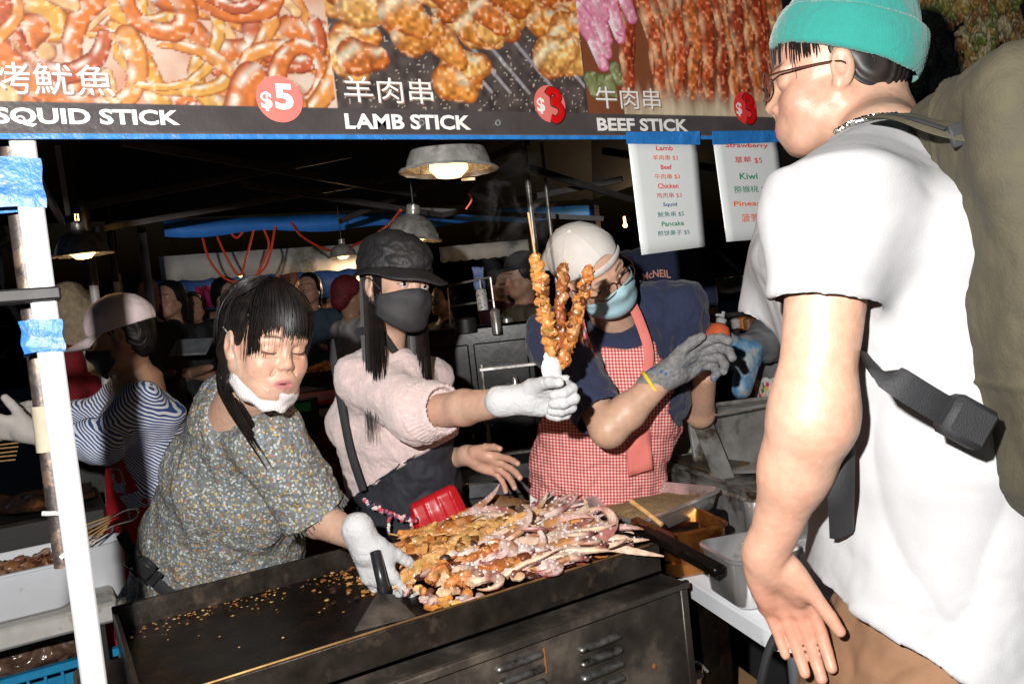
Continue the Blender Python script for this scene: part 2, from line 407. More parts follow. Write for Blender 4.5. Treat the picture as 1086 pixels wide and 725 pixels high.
# ---------------------------------------------------------------- people kit
def frame(o, fwd, up):
    Y = nrm(fwd); Z = A(up, float); Z = nrm(Z-Y*(Z@Y)); X = np.cross(Y, Z)
    return dict(o=A(o, float), X=X, Y=Y, Z=Z, M=np.stack([X, Y, Z]))
def L(fr, x, y, z): return fr['o']+fr['X']*x+fr['Y']*y+fr['Z']*z
def loc_of(fr, v): return (np.asarray(v)-fr['o'])@fr['M'].T
def head(S, fr, mouth=0, eyes='open', s=1.0, wide=1.0, ears=True, age=0):
    M = fr['M']; E = lambda x, y, z, r, k, op=1: S.ell(L(fr, x*s, y*s, z*s), A(r)*s, M, k*s, op)
    C = lambda p, q, ra, rb, k, op=1: S.cap(L(fr, *(A(p)*s)), L(fr, *(A(q)*s)), ra*s, rb*s, k*s, op)
    E(0, -.018, .032, (.074, .094, .084), .01)
    E(0, .030, .035, (.060, .052, .056), .03)
    E(0, .022, -.040, (.061*wide, .066, .070), .03)
    E(0, .058, -.088, (.026*wide, .024, .022), .03)
    for q in (-1, 1):
        E(q*.037*wide, .056, -.036, (.025, .022, .027), .025)
        C((q*.057*wide, .0, -.045), (q*.03, .055, -.088), .018, .014, .03)
        E(q*.032, .088, .000, (.019, .016, .012), .014, -1)
        E(q*.031, .0715, -.001, (.0165, .0135, .0105), .004)
        C((q*.012, .082, .018), (q*.046, .072, .017), .009, .007, .014)
    C((0, .078, .008), (0, .096, -.027), .0075, .0098, .014)
    C((0, .096, -.030), (0, .090, -.036), .0085, .007, .006)
    for q in (-1, 1):
        E(q*.0115, .088, -.034, (.0078, .0095, .0068), .006)
        E(q*.0065, .093, -.042, (.003, .004, .0028), .003, -1)
    E(0, .074, -.064, (.027, .018, .020), .018)
    o = .0045*mouth
    up = [(-.024, .072, -.067), (-.011, .0865, -.0635+o), (0, .0885, -.065+o), (.011, .0865, -.0635+o), (.024, .072, -.067)]
    lo = [(-.023, .072, -.068), (-.010, .0850, -.0745-o), (0, .0865, -.0752-o), (.010, .0850, -.0745-o), (.023, .072, -.068)]
    S.chain([L(fr, *(A(p)*s)) for p in up], [q*s for q in (.002, .0042, .0042, .0042, .002)], .004*s)
    S.chain([L(fr, *(A(p)*s)) for p in lo], [q*s for q in (.002, .0052, .0055, .0052, .002)], .004*s)
    if mouth: E(0, .088, -.0695, (.015, .012, .0028*mouth), .003, -1)
    else: C((-.019, .085, -.0692), (.019, .085, -.0692), .0012, .0012, .002, -1)
    if age:
        for q in (-1, 1):
            C((q*.019, .089, -.036), (q*.031, .074, -.066), .0022, .0018, .007, -1); C((q*.017, .083, -.0115), (q*.040, .074, -.016), .0016, .0012, .006, -1)
            C((q*.029, .072, -.072), (q*.030, .068, -.088), .002, .001, .006, -1)
    if ears:
        for q in (-1, 1):
            Me = M@rotm((0, 0, 1), 0)
            E(q*.078, -.008, -.004, (.0075, .017, .030), .008); E(q*.0845, -.005, .0, (.005, .010, .018), .004, -1)
            E(q*.077, .000, -.028, (.006, .008, .010), .006)
SKIN_W = V(.66, .41, .30); SKIN_M = V(.54, .31, .21); SKIN_P = V(.76, .53, .43)
def skincol(base, fr=None, s=1.0, lips=V(.58, .20, .19), brow=True, hands=()):
    def f(v, N):
        c = np.tile(base, (len(v), 1)); n = fbm(v*28, 3, 3)[:, None]; c = c*(1+.10*n)+V(.045, -.014, -.012)*fbm(v*18, 3, 9)[:, None]
        if fr is not None:
            l = loc_of(fr, v)/s; x, y, z = l.T
            m = sst(1.0, .62, np.sqrt((x/.026)**2+((z+.0695)/.0135)**2))*(y > .066)
            c = c*(1-m[:, None])+lips*m[:, None]
            ch = np.exp(-(((np.abs(x)-.040)/.02)**2+((z+.034)/.022)**2))*(y > .03); c = c*(1-.16*ch[:, None]*V(0, 1, .9))
            if brow:
                zb = .0225+.004*np.cos((np.abs(x)-.03)*70); b = sst(.0042, .001, np.abs(z-zb))*sst(.012, .017, np.abs(x))*sst(.052, .044, np.abs(x))*(y > .045)
                c = c*(1-.78*b[:, None])
        for h in hands:
            d = np.linalg.norm(v-h, axis=1); m = sst(.14, .05, d)[:, None]*.35; c = c*(1-m)+c*V(1.06, .80, .78)*m
        return np.clip(c, 0, 1)
    return f
def hand(S, W, D, T, N=None, curl=(.25, .3, .35, .4), mid=None, tip=None, thumb=(.6, .7, .2), spread=.12, s=1.0, g=0.0, fk=.0025, thumb_curl=.3):
    """W wrist, D along the hand, T to the thumb side, palm normal = N; curl in radians at each knuckle"""
    D = nrm(D); T = nrm(T-D*(T@D)); N = np.cross(D, T) if N is None else nrm(N-D*(N@D)-T*(N@T))
    mid = mid or curl; tip = tip or [q*.7 for q in mid]
    kx = [.030, .010, -.0105, -.0295]; ky = [.090, .094, .089, .080]; ln = [(.043, .026, .021), (.048, .030, .022), (.044, .028, .021), (.034, .021, .018)]
    rr = [.0095, .0097, .0092, .0081]
    K = [W+(D*ky[i]+T*kx[i])*s for i in range(4)]
    B = [W+(D*.016+T*kx[i]*.62)*s for i in range(4)]
    for i in range(4): S.cap(B[i], K[i], .0145*s+g, .0112*s+g, .014)
    S.cap(W-D*.012, W+D*.02, .024*s+g, .022*s+g, .02)
    S.ell(W+(D*.045+T*.026+N*.010)*s, A([.017, .032, .014])*s+g, np.stack([T, nrm(D+T*.25), N]), .012)
    S.ell(W+(D*.045-T*.024+N*.008)*s, A([.012, .034, .012])*s+g, np.stack([T, D, N]), .012)
    tips = []
    for i in range(4):
        a = 0; d = nrm(D+T*spread*(1.4-i)*.9*(1 if i != 3 else 1.1)); p = K[i]; r = rr[i]*s+g
        S2 = nrm(np.cross(d, N))
        for j, (l, c) in enumerate(zip(ln[i], (curl[i], mid[i], tip[i]))):
            a += c; q = p+(d*math.cos(a)+N*math.sin(a))*l*s
            S.cap(p, q, r*(1.02-.05*j), r*(.95-.06*j), fk if j else .006); p = q
        tips.append(p)
    th = nrm(D*thumb[0]+T*thumb[1]+N*thumb[2]); p0 = W+(D*.022+T*.026+N*.006)*s; p1 = p0+th*.044*s
    t2 = nrm(th+D*thumb_curl*.6-T*thumb_curl*.5+N*thumb_curl*.5); p2 = p1+t2*.033*s; t3 = nrm(t2+D*thumb_curl*.2-T*thumb_curl*.5+N*thumb_curl*.4); p3 = p2+t3*.024*s
    S.cap(p0, p1, .0155*s+g, .0115*s+g, .012); S.cap(p1, p2, .0108*s+g, .0098*s+g, fk); S.cap(p2, p3, .0098*s+g, .0078*s+g, fk)
    return tips+[p3], K
def nails(parent, S_frames, name='fingernail'): pass
def folds(v, scale, amp, seed=0, stretch=None):
    p = v*scale if stretch is None else (v@np.asarray(stretch).T)*scale
    n = fbm(p+fbm(p*.6, 2, seed+5)[:, None]*.8, 3, seed); r = 1-np.abs(n)*2.2
    return amp*(r-.4)
def strands(mb, roots, dirs_fn, n=9, r=.0012, nseg=3):
    pass
def ribbon_strands(mb, paths, r0=.0014, col=None, n=3):
    for p in paths:
        m = len(p); t = np.linspace(0, 1, m); rad = r0*(1-.75*t**2)
        mb.tube(p, rad, n, cap=False)
def eyeballs(fr, parent, look=(0, 0), s=1.0, lid=.35, r=.0122, skincolr=SKIN_W):
    """eyes with iris, lashes above; look = (x, z) gaze offset"""
    for q in (-1, 1):
        e = MB(); c = L(fr, q*.031*s, .0735*s, -.001*s); g = nrm(fr['Y']+fr['X']*look[0]+fr['Z']*look[1])
        prof = []; N_ = 14
        x = nrm(np.cross(g, fr['Z'])); z = np.cross(x, g)
        rings = [0, .06, .16, .27, .40, .52, .60, .9, 1.3, 1.8]; v = [c+g*r*s]; cl = [(.004, .003, .003)]
        for t in rings[1:]:
            for k in range(N_):
                a = k*2*math.pi/N_; v.append(c+r*s*(g*math.cos(t)+(x*math.cos(a)+z*math.sin(a))*math.sin(t)))
                cl.append((.004, .003, .003) if t < .2 else (.03, .014, .008) if t < .5 else (.72, .68, .66))
        f = [(0, 1+k, 1+(k+1) % N_) for k in range(N_)]
        for i in range(len(rings)-2):
            f += [(1+i*N_+k, 1+(i+1)*N_+k, 1+(i+1)*N_+(k+1) % N_, 1+i*N_+(k+1) % N_) for k in range(N_)]
        e.add(A(v), f, A(cl)); eo = e.build('eye', attrmat('eye_surface', .12, .7, 0), parent, colors=True)
        la = MB()
        pts = [L(fr, q*(.031+u*.0165)*s, (.0848-.010*u*u)*s, (-.001+.0062*(1-u*u)-.0015*u)*s) for u in np.linspace(-1, 1, 9)]
        la.tube(bez(pts, 14), .0012*s, 5); la.build('eyelashes', M_black, parent)
def closed_lashes(fr, parent, s=1.0):
    for q in (-1, 1):
        la = MB(); pts = [L(fr, q*(.031+u*.0165)*s, (.0855-.0085*u*u)*s, (-.0055-.0022*(1-u*u)+.0012*u)*s) for u in np.linspace(-1, 1, 9)]
        la.tube(bez(pts, 16), .0009*s, 5)
        for u in np.linspace(-.2, 1, 8):
            p = L(fr, q*(.031+u*.0155)*s, (.0855-.0085*u*u)*s, (-.0068+.0012*u)*s)
            la.tube([p, p+fr['Y']*.003*s-fr['Z']*.0045*s+fr['X']*q*.0025*u*s], [.00045, .0002], 3)
        la.build('eyelashes', M_black, parent)
def face_mask(fr, parent, m, s=1.0, top=-.022, low=-.118, gro=.006, name='face_mask', edge=None, drop=0):
    """cloth mask shell following nose, cheek and chin"""
    rows, cs = 15, 25; v = []
    for i in range(rows):
        t = i/(rows-1); z = top+(low-top)*t
        for j in range(cs):
            u = (j/(cs-1))*2-1; a = u*1.25
            zz = z+(.012*(1-t))*(math.cos(u*math.pi)*.5+.5)*1.2-.010*(1-t)*abs(u)**1.5+.035*t*abs(u)**2*1.1
            ry = .109+.004*math.exp(-(zz+.035)**2/.0005)-.030*max(0, (-.075-zz)/.05)**1.6
            rx = .080-.012*max(0, (-.06-zz)/.06)
            nose = .007*math.exp(-(u/.16)**2)*math.exp(-((zz+.032)/.026)**2)
            y = (ry-.004)*math.cos(a)**.9+nose if abs(a) < 1.57 else 0; x = rx*math.sin(a)*1.06
            v.append((x*s, (y-.004+.003*math.sin(t*9+u*2)*(t > .1))*s, (zz-drop)*s))
    f = [(i*cs+j, i*cs+j+1, (i+1)*cs+j+1, (i+1)*cs+j) for i in range(rows-1) for j in range(cs-1)]
    W = A([L(fr, *p) for p in v]); o = mesh(name, W, f, m, parent)
    md = o.modifiers.new('thick', 'SOLIDIFY'); md.thickness = .0016; md.offset = 0
    return W.reshape(rows, cs, 3), o
def glasses(fr, parent_label, m, s=1.0, w=.029, h=.019, y=.104, z=-.001, tag_=None, parent=None, rnd=2.6):
    g = tag_
    fm = MB()
    for q in (-1, 1):
        pts = []
        for k in range(29):
            a = k*2*math.pi/28; ca, sa = math.cos(a), math.sin(a)
            pts.append(L(fr, (q*.034+w*abs(ca)**(2/rnd)*(1 if ca > 0 else -1))*s, (y-.012*abs(.0+ca*.5*q+.3)**2)*s, (z+h*abs(sa)**(2/rnd)*(1 if sa > 0 else -1))*s))
        fm.tube(pts, .0017*s, 6)
        fm.tube(bez([L(fr, q*(.034+w)*s, (y-.008)*s, (z+.008)*s), L(fr, q*.074*s, (y-.03)*s, (z+.008)*s), L(fr, q*.080*s, .0*s, (z+.006)*s), L(fr, q*.080*s, -.018*s, (z-.008)*s)], 12), .0017*s, 6)
    fm.tube(bez([L(fr, -.006*s, y*s, (z+.004)*s), L(fr, 0, (y+.004)*s, (z+.007)*s), L(fr, .006*s, y*s, (z+.004)*s)], 6), .0018*s, 6)
    o = fm.build('glasses', m, parent)
    for q in (-1, 1):
        pts = [L(fr, (q*.034)*s, (y-.001)*s, z*s)]
        for k in range(28):
            a = k*2*math.pi/28; ca, sa = math.cos(a), math.sin(a)
            pts.append(L(fr, (q*.034+w*.97*abs(ca)**(2/rnd)*(1 if ca > 0 else -1))*s, (y-.012*abs(ca*.5*q+.3)**2)*s, (z+h*.97*abs(sa)**(2/rnd)*(1 if sa > 0 else -1))*s))
        mesh('lens', pts, [(0, 1+k, 1+(k+1) % 28) for k in range(28)], M_lens, o)
    return o
def lensmat():
    m, t, b = NT('spectacle_glass'); tr = nd(t, 'ShaderNodeBsdfTransparent'); gl = nd(t, 'ShaderNodeBsdfGlossy', Roughness=.03); mx = nd(t, 'ShaderNodeMixShader', Fac=.1)
    t.links.new(tr.outputs[0], mx.inputs[1]); t.links.new(gl.outputs[0], mx.inputs[2]); t.links.new(mx.outputs[0], t.nodes['Material Output'].inputs[0]); return m
M_lens = lensmat()
def hairdo(fr, parent, n=500, s=1.0, end=lambda ph: 0.0, hang=lambda ph: .1, r=.0016, lift=1.09, seed=1, grav=None, curl=.15, wind=(0, 0, 0), phr=(-180, 180), name='hair', crown=(0, -.02), m=None, base=True, jit=.1, sweep=False):
    rs = np.random.RandomState(seed); mb = MB(); c0 = A((0, -.018, .032)); R = A((.074, .094, .084))
    g = -fr['Z'] if grav is None else nrm(grav); gl = A([g@fr['X'], g@fr['Y'], g@fr['Z']])
    for i in range(n):
        ph = math.radians(rs.uniform(*phr)); lf = lift+rs.uniform(-.02, .05); e1 = math.radians(end(math.degrees(ph))+rs.uniform(-5, 5)); H = hang(math.degrees(ph))*rs.uniform(1-jit, 1.05); ww = rs.normal(size=3)*.004*(jit > .2)
        dph = rs.normal()*.06; pts = []
        for t in np.linspace(0, 1, 8):
            el = math.radians(88)*(1-t)+e1*t; p_ = ph+dph*t+(.75*t*t*(math.pi-ph)*(.9 < ph < 3.0) if sweep else 0)
            pts.append(c0+A([math.sin(p_)*math.cos(el), math.cos(p_)*math.cos(el), math.sin(el)])*R*(lf+.03*math.sin(t*3.1))+ww*math.sin(t*2.6))
        d = nrm(pts[-1]-pts[-2]); p = pts[-1]; w = A(wind)*rs.uniform(.5, 1.2)
        if H > .004:
            inw = -nrm(A([p[0], p[1]+.018, 0])); k = max(3, int(H/.03))
            for j in range(k):
                d = nrm(d*.55+gl*.6+inw*curl*(j/k)+w); p = p+d*H/k; pts.append(p)
        pts = A(pts)*s; W = A([L(fr, *q) for q in pts]); t = np.linspace(0, 1, len(W)); mb.tube(W, r*(1-.8*t**2.5)*rs.uniform(.7, 1.3), 3, cap=False, flat=.6)
    return mb.build(name, m or hairm, parent)
def skullcap(fr, parent, s=1.0, grow=1.075, cutpt=(0, .045, .02), cutn=(0, 1, -.45), name='scalp_hair', extra=None, h=.003, nape=1.0):
    S = SD(h); S.ell(L(fr, 0, -.018*s, .032*s), A([.074, .094, .084])*grow*s, fr['M'], .0)
    S.ell(L(fr, 0, -.045*s, -.02*s*nape), A([.068, .06, .07*nape])*s, fr['M'], .02)
    if extra: extra(S)
    S.cut(L(fr, *(A(cutpt)*s)), fr['M'].T@A(cutn, float), .006)
    return sdobj(name, S, hairm, parent, lambda v, N: .0015*np.sin(loc_of(fr, v)@A([900, 200, 0])+3*vnoise(v*40)))
def person(label, base, group=None):
    return thing('person', label, 'person', base, group)
def ground(p): return (p[0], p[1], 0)

# ============================================================ floral woman, leaning over the griddle
def floral_woman():
    hc = P(283, 364, 1.68)
    fr = frame(hc, W3(.68, -.16, .72), W3(.13, 1, .10))
    hip = P(222, 650, 2.17); waist = P(236, 575, 2.13); chest = P(251, 505, 2.0); shc = P(258, 448, 1.88)
    nb = P(252, 440, 1.84)
    root = person('black haired woman in a grey floral smock, eyes closed, white mask under her chin', ground(hip))
    sN = P(287, 470, 1.79); el = P(338, 549, 1.84); wr = P(382, 572, 1.72)
    sF = P(243, 455, 2.06)
    side = W3(.92, -.1, .38)
    S = SD(.0025); head(S, fr, mouth=.55, eyes='closed', wide=1.02, age=1)
    S.cap(L(fr, 0, -.02, -.05), nb, .056, .064, .03); S.tor(nb-UP*.05, chest, (.07, .05), (.10, .08), side, .03)
    S.cap(nb-UP*.07, sN, .04, .04, .02); S.cap(sN, el, .052, .044, .02); S.cap(el, wr-nrm(wr-el)*.0, .045, .026, .015)
    body = sdobj('body', S, skin, root, lambda v, N: .0006*fbm(v*90, 2), skincol(V(.66, .40, .29), fr, lips=V(.52, .20, .19)))
    closed_lashes(fr, body)
    # smock
    S = SD(.0045)
    S.tor(hip-UP*.20, hip, (.25, .19), (.245, .185), side, .05); S.tor(hip, waist, (.245, .185), (.208, .175), side, .06); S.tor(waist, chest, (.208, .175), (.180, .155), side, .06)
    S.tor(chest, shc-UP*.01, (.17, .145), (.115, .10), side, .05)
    S.cap(P(243, 424, 1.94), P(268, 442, 1.88), .076, .075, .05); S.cap(shc-UP*.01+side*.04, sN, .075, .074, .05); S.cap(shc-UP*.01-side*.04, sF, .075, .07, .05)
    S.cone(sN-(el-sN)*.3, el-(el-sN)*.06, .080, .080, .04)
    S.cone(el-(el-sN)*.25, el+(el-sN)*.3, .066, .070, .004, -1)
    S.cap(sF, sF-UP*.24+W3(.03, 0, .03), .07, .07, .04)
    S.cap(nb+UP*.055, L(fr, 0, -.02, -.02), .048, .060, .01, -1)
    ax = nrm(hip-shc)
    def disp(v, N):
        return folds(v, 9, .011, 3, stretch=[[1, 0, 0], [0, 1, 0], [0, 0, .45]])+folds(v, 22, .004, 8)
    def pat(v): return np.stack([(v-hip)@RT, (v-hip)@UP, (v-hip)@FW], 1)
    fm = patmat('floral_print', 'floral', base=(.18, .185, .17), layers=[(125, .36, 0), (100, .30, 3.3), (85, .25, 7.7)],
                pal=[(0, (.42, .46, .46)), (.25, (.20, .26, .36)), (.45, (.50, .34, .09)), (.60, (.52, .54, .50)), (.82, (.42, .15, .07)), (.9, (.12, .16, .28))])
    sm = sdobj('smock', S, fm, root, disp, None, pat, 2)
    # frayed cuff
    mb = MB(); d = nrm(el-sN); c = el-(el-sN)*.06; x = nrm(np.cross(d, UP)); y = np.cross(x, d)
    for i in range(120):
        a = random.uniform(0, 6.28); q = c+(x*math.cos(a)+y*math.sin(a))*.075; mb.tube([q-d*.004, q+d*random.uniform(.004, .014)+V(*RS.normal(size=3))*.002], .0012, 3)
    mb.build('frayed_cuff', fm, sm, pat=None)
    # glove
    S = SD(.0022); D = W3(.38, -.90, -.10); T = W3(.88, .38, .35)
    W = wr+nrm(wr-el)*.012
    hand(S, W, D, T, N=W3(.1, -.35, -.9), curl=(.25, .45, .5, .45), mid=(.35, .6, .75, .8), tip=(.3, .4, .5, .5), thumb=(.75, .35, .45), spread=.10, s=1.02, g=.0022)
    S.cap(W-D*.03-T*0, W+D*.02, .036, .032, .01)
    gl = sdobj('glove', S, M_glove, root, lambda v, N: folds(v, 60, .0012, 2))
    # hair
    def ex(S):
        S.cap(L(fr, -.05, -.06, -.03), L(fr, -.055, -.05, -.085), .04, .022, .02); S.cap(L(fr, .04, -.05, -.03), L(fr, .05, -.03, -.09), .04, .02, .02)
    hr = skullcap(fr, root, 1, 1.09, (0, .040, .03), (0, 1, -.5), 'hair', ex)
    hairdo(fr, hr, 2600, 1, end=lambda p: 17 if abs(p) < 38 else (8 if abs(p) < 56 else (-2 if p < 0 else 6)), hang=lambda p: .046-.024*(4 < p < 26) if abs(p) < 36 else (.10 if 0 < p < 56 else (.07 if p < 0 else .012)), r=.0012, lift=1.15, seed=3, name='hair_strands', curl=.35, jit=.34, sweep=True)
    hairdo(fr, hr, 120, 1, end=lambda p: 12, hang=lambda p: .07, r=.0007, lift=1.24, seed=33, name='flyaway_strands', curl=.2, jit=.5)
    mb = MB()   # plait over the shoulder
    for i in range(70):
        o_ = V(*RS.normal(size=3))*.008; k_ = random.uniform(.6, 1.0)
        mb.tube(bez([L(fr, .055, -.055, .0)+o_*.6, P(240, 402, 1.71)+o_, P(249, 430, 1.70)+o_*.8, P(262, 452, 1.70)+o_*.7, P(262+26*k_, 452+42*k_, 1.71)+o_*.6], 10), [.0022]*8+[.0016, .0006], 3, cap=False)
    mb.build('tied_hair', hairm, root)
    # white lace mask pulled under the chin
    rows = 7; cs = 26; v = []
    for i in range(rows):
        for j in range(cs):
            u = j/(cs-1)*2-1; a = u*1.5; t = i/(rows-1)
            v.append(L(fr, (.072*math.sin(a))*1.02, .088*math.cos(a)-.004-.006*t+.006*math.sin(t*7+u*5), -.080-.048*t+.046*abs(u)**2.2+.004*math.sin(u*16)))
    o = mesh('lace_face_mask', v, [(i*cs+j, i*cs+j+1, (i+1)*cs+j+1, (i+1)*cs+j) for i in range(rows-1) for j in range(cs-1)], mat('white_lace', (.82, .76, .76), .9, var=.12, scale=260, bscale=300, bmp=1, bdist=.004), root)
    md = o.modifiers.new('t', 'SOLIDIFY'); md.thickness = .003
    for q in (-1, 1):
        mb = MB(); mb.tube(bez([L(fr, q*.071, .03, -.05), L(fr, q*.082, .0, .01), L(fr, q*.088, -.02, .028)], 10), .0014, 5); mb.build('ear_loop', M_white, o)
    mb = MB(); mb.tube([L(fr, -.080, .006, .026), L(fr, -.095, -.018, .030)], .003, 6); mb.build('hair_clip', M_white, root)
    # apron strap with buckle across the hip
    mb = MB(); pts = bez([P(128, 565, 1.97), P(150, 600, 1.945), P(178, 628, 1.93), P(215, 645, 1.93), P(262, 650, 1.96)], 16)
    mb.tube(pts, .015, 8, flat=.15, upv=FW); st = mb.build('waist_strap', M_black, root)
    mb = MB(); bl = P(152, 603, 1.925); Mx = np.stack([nrm(W3(.72, -.62, 0)), nrm(W3(.62, .72, 0)), -FW], 1)
    mb.box(bl, (.05, .036, .012), Mx, .004); mb.box(bl+Mx@A([-.035, 0, 0]), (.02, .044, .009), Mx, .003); mb.box(bl+Mx@A([.036, 0, 0]), (.018, .040, .009), Mx, .003)
    for e in (-1, 1): mb.box(bl+Mx@A([0, e*.023, .001]), (.045, .005, .010), Mx, .002)
    mb.build('buckle', mat('black_plastic', (.02, .02, .022), .3, var=.1), st)
    # apron behind + trousers
    S = SD(.008); 
    for q in (-1, 1): S.cap(hip-UP*.05+side*q*.09, A([*(hip+side*q*.10)[:2], .06]), .10, .07, .02)
    sdobj('trousers', S, M_black, root, lambda v, N: folds(v, 12, .008, 4))
    # scraper in her hand
    t = thing('scraper', 'flat steel griddle scraper with a black handle in the gloved hand of the floral woman', 'scraper', onz(402, 640, .89))
    hp = P(404, 612, 1.655); mb = MB(); mb.tube(bez([P(398, 585, 1.68), hp, P(407, 626, 1.66)], 8), [.012]*6+[.014, .012], 10); mb.build('handle', mat('black_plastic', (.02, .02, .022), .3, var=.1), t)
    mb = MB(); a = P(400, 628, 1.665); b = P(418, 630, 1.665); c = onz(440, 652, .872); d = onz(376, 668, .872)
    mb.add([a, b, c, d, a-UP*.003, b-UP*.003, c-UP*.003, d-UP*.003], [(0, 1, 2, 3), (7, 6, 5, 4), (0, 4, 5, 1), (1, 5, 6, 2), (2, 6, 7, 3), (3, 7, 4, 0)])
    mb.build('blade', M_cab, t, smooth=False)
    return root

# ============================================================ masked woman in pink
def pink_woman():
    hc = P(421, 302, 2.06)
    fr = frame(hc, W3(.66, -.06, .75), W3(.12, 1, .05))
    nb = P(408, 378, 2.14); chest = P(414, 445, 2.22); waist = P(425, 520, 2.27); hip = P(432, 590, 2.30)
    root = person('young woman in pink sweater, black cap and black mask holding out three skewers', ground(hip))
    side = W3(.86, -.05, .5); fwd = W3(.5, 0, .86)
    sN = P(385, 404, 2.10); el = P(452, 437, 1.97); wr = P(548, 424, 1.72)
    sF = P(455, 402, 2.26); el2 = P(458, 488, 2.28); wr2 = P(499, 483, 2.16)
    S = SD(.0025); head(S, fr, mouth=0, ears=True)
    S.cap(L(fr, 0, -.02, -.05), nb, .045, .052, .03); S.tor(nb-UP*.06, chest, (.06, .045), (.09, .07), side, .03)
    S.cap(nb-UP*.06, sN, .035, .035, .02); S.cap(nb-UP*.06, sF, .035, .035, .02)
    S.cap(sN, el, .04, .038, .02); S.cap(el, P(492, 432, 1.87), .041, .041, .02); S.cap(P(492, 432, 1.87), wr, .041, .026, .015)
    S.cap(sF, el2, .04, .036, .02); S.cap(el2, wr2, .035, .024, .015)
    D2 = W3(.86, -.22, .45); T2 = W3(.30, .55, .5)
    tp, K = hand(S, wr2, D2, T2, N=W3(0, -.9, .2), curl=(.2, .25, .3, .35), mid=(.2, .25, .3, .3), tip=(.1, .15, .15, .2), thumb=(.8, .6, 0), spread=.22, s=.95)
    body = sdobj('body', S, skin, root, None, skincol(SKIN_W, fr, hands=[wr2+D2*.1]))
    eyeballs(fr, body, look=(.25, .05))
    # sweater
    S = SD(.0045)
    S.tor(waist-UP*.03, chest, (.165, .125), (.18, .135), side, .05); S.tor(chest, nb-UP*.045, (.178, .13), (.12, .085), side, .05)
    bp_, bn_ = P(425, 486, 2.1), W3(-.54, .84, -.1); S.cut(bp_-nrm(bn_)*.02, -bn_, .004)
    S.cap(nb-UP*.04+side*-.05, sN, .062, .066, .04); S.cap(nb-UP*.04+side*.05, sF, .062, .062, .04)
    cf = P(466, 434, 1.93)
    S.chain([sN, el-RT*.02, cf-nrm(wr-el)*.03], [.070, .075, .062], .04)
    S.cone(cf-nrm(wr-el)*.03, cf+nrm(wr-el)*.022, .064, .060, .02); S.cone(cf-nrm(wr-el)*.0, cf+nrm(wr-el)*.10, .051, .054, .004, -1)
    S.cap(sF, el2, .060, .052, .03); 
    S.cap(nb+UP*.02, L(fr, 0, -.02, -.04), .050, .056, .01, -1)
    d = nrm(wr-el)
    def disp(v, N):
        t = (v-cf)@d; cu = sst(-.035, -.025, t)*(np.linalg.norm(v-cf, axis=1) < .11)
        x = nrm(np.cross(d, UP)); y = np.cross(x, d); an = np.arctan2((v-cf)@x, (v-cf)@y)
        return folds(v, 10, .009, 5)*(1-cu)+cu*(.0022*np.sin(an*44)-.004*(1-cu)) + .0018*fbm(v*130, 2, 4)
    sdobj('sweater', S, M_pink, root, disp, rel=2)
    # glove gripping the sticks
    S = SD(.0022); D = nrm(W3(.93, .10, .15)); T = W3(-.10, .9, .35)
    W = wr+nrm(wr-el)*.02
    hand(S, W, D, T, N=W3(.15, -.25, .95), curl=(1.0, 1.1, 1.15, 1.2), mid=(1.3, 1.35, 1.4, 1.4), tip=(.9, .9, .9, .9), thumb=(.62, .45, .55), spread=.05, s=.98, g=.003, thumb_curl=.25)
    S.cap(W-D*.05, W+D*.01, .034, .031, .01)
    sdobj('glove', S, M_glove, root, lambda v, N: folds(v, 60, .0014, 3))
    # napkin round the sticks
    mb = MB(); c = P(586, 392, 1.665)
    mb.blob(c, (.019, .012, .034), n=16, m=12, amp=.28, fr=1.6, seed=4); mb.blob(c+W3(.010, -.022, .006), (.03, .010, .010), n=12, m=8, amp=.25, seed=9); mb.blob(c+W3(-.006, .022, .004), (.012, .008, .02), n=10, m=8, amp=.3, seed=12)
    t = mb.build('napkin', mat('paper_napkin', (.85, .85, .86), .95, var=.02), None, loc=c); tag(t, 'crumpled white napkin wrapped round the three raised skewers', 'napkin')
    # cap with brim
    S = SD(.003); c0 = L(fr, 0, -.022, .052)
    S.ell(c0, (.094, .112, .086), fr['M'], .0); S.ell(L(fr, 0, -.03, .095), (.080, .094, .042), fr['M'], .02)
    S.cut(L(fr, 0, 0, .012), fr['M'].T@A((0, .22, -1)), .004)
    S.ell(L(fr, 0, -.018, .002), (.077, .096, .07), fr['M'], .004, -1)
    hat = sdobj('cap', S, mat('black_nylon', (.020, .020, .023), .62, var=.2, bscale=160, bmp=.5), root, lambda v, N: folds(v, 18, .006, 6)+folds(v, 55, .0016, 7))
    v = []; cs = 33; rows = 6
    for i in range(rows):
        for j in range(cs):
            a = (j/(cs-1)*2-1)*1.75; e = i/(rows-1); ex = .055*math.cos(a*.72)**.8 if abs(a*.72) < 1.5 else .0
            v.append(L(fr, math.sin(a)*(.088+ex*e*.85), -.022+math.cos(a)*(.108+ex*e*1.25), .034+.008*math.cos(a)-.036*e*(.55+.45*math.cos(a)**2)+.003*math.sin(a*7)*e))
    o = mesh('brim', v, [(i*cs+j, i*cs+j+1, (i+1)*cs+j+1, (i+1)*cs+j) for i in range(rows-1) for j in range(cs-1)], MATS['black_nylon'], hat)
    o.modifiers.new('t', 'SOLIDIFY').thickness = .003
    rows_, mo = face_mask(fr, root, mat('black_face_mask', (.035, .035, .038), .7, var=.2, scale=50, bscale=500, bmp=.3))
    for q in (-1, 1):
        mb = MB(); mb.tube(bez([L(fr, q*.070, .036, -.018), L(fr, q*.083, .0, .008), L(fr, q*.086, -.018, .0), L(fr, q*.082, -.01, -.03), L(fr, q*.068, .03, -.065)], 18), .004, 6, flat=.4); mb.build('ear_loop', MATS['black_face_mask'], mo)
    # long hair
    hr = skullcap(fr, root, 1, 1.05, (0, .03, .03), (0, 1, -.3), 'hair')
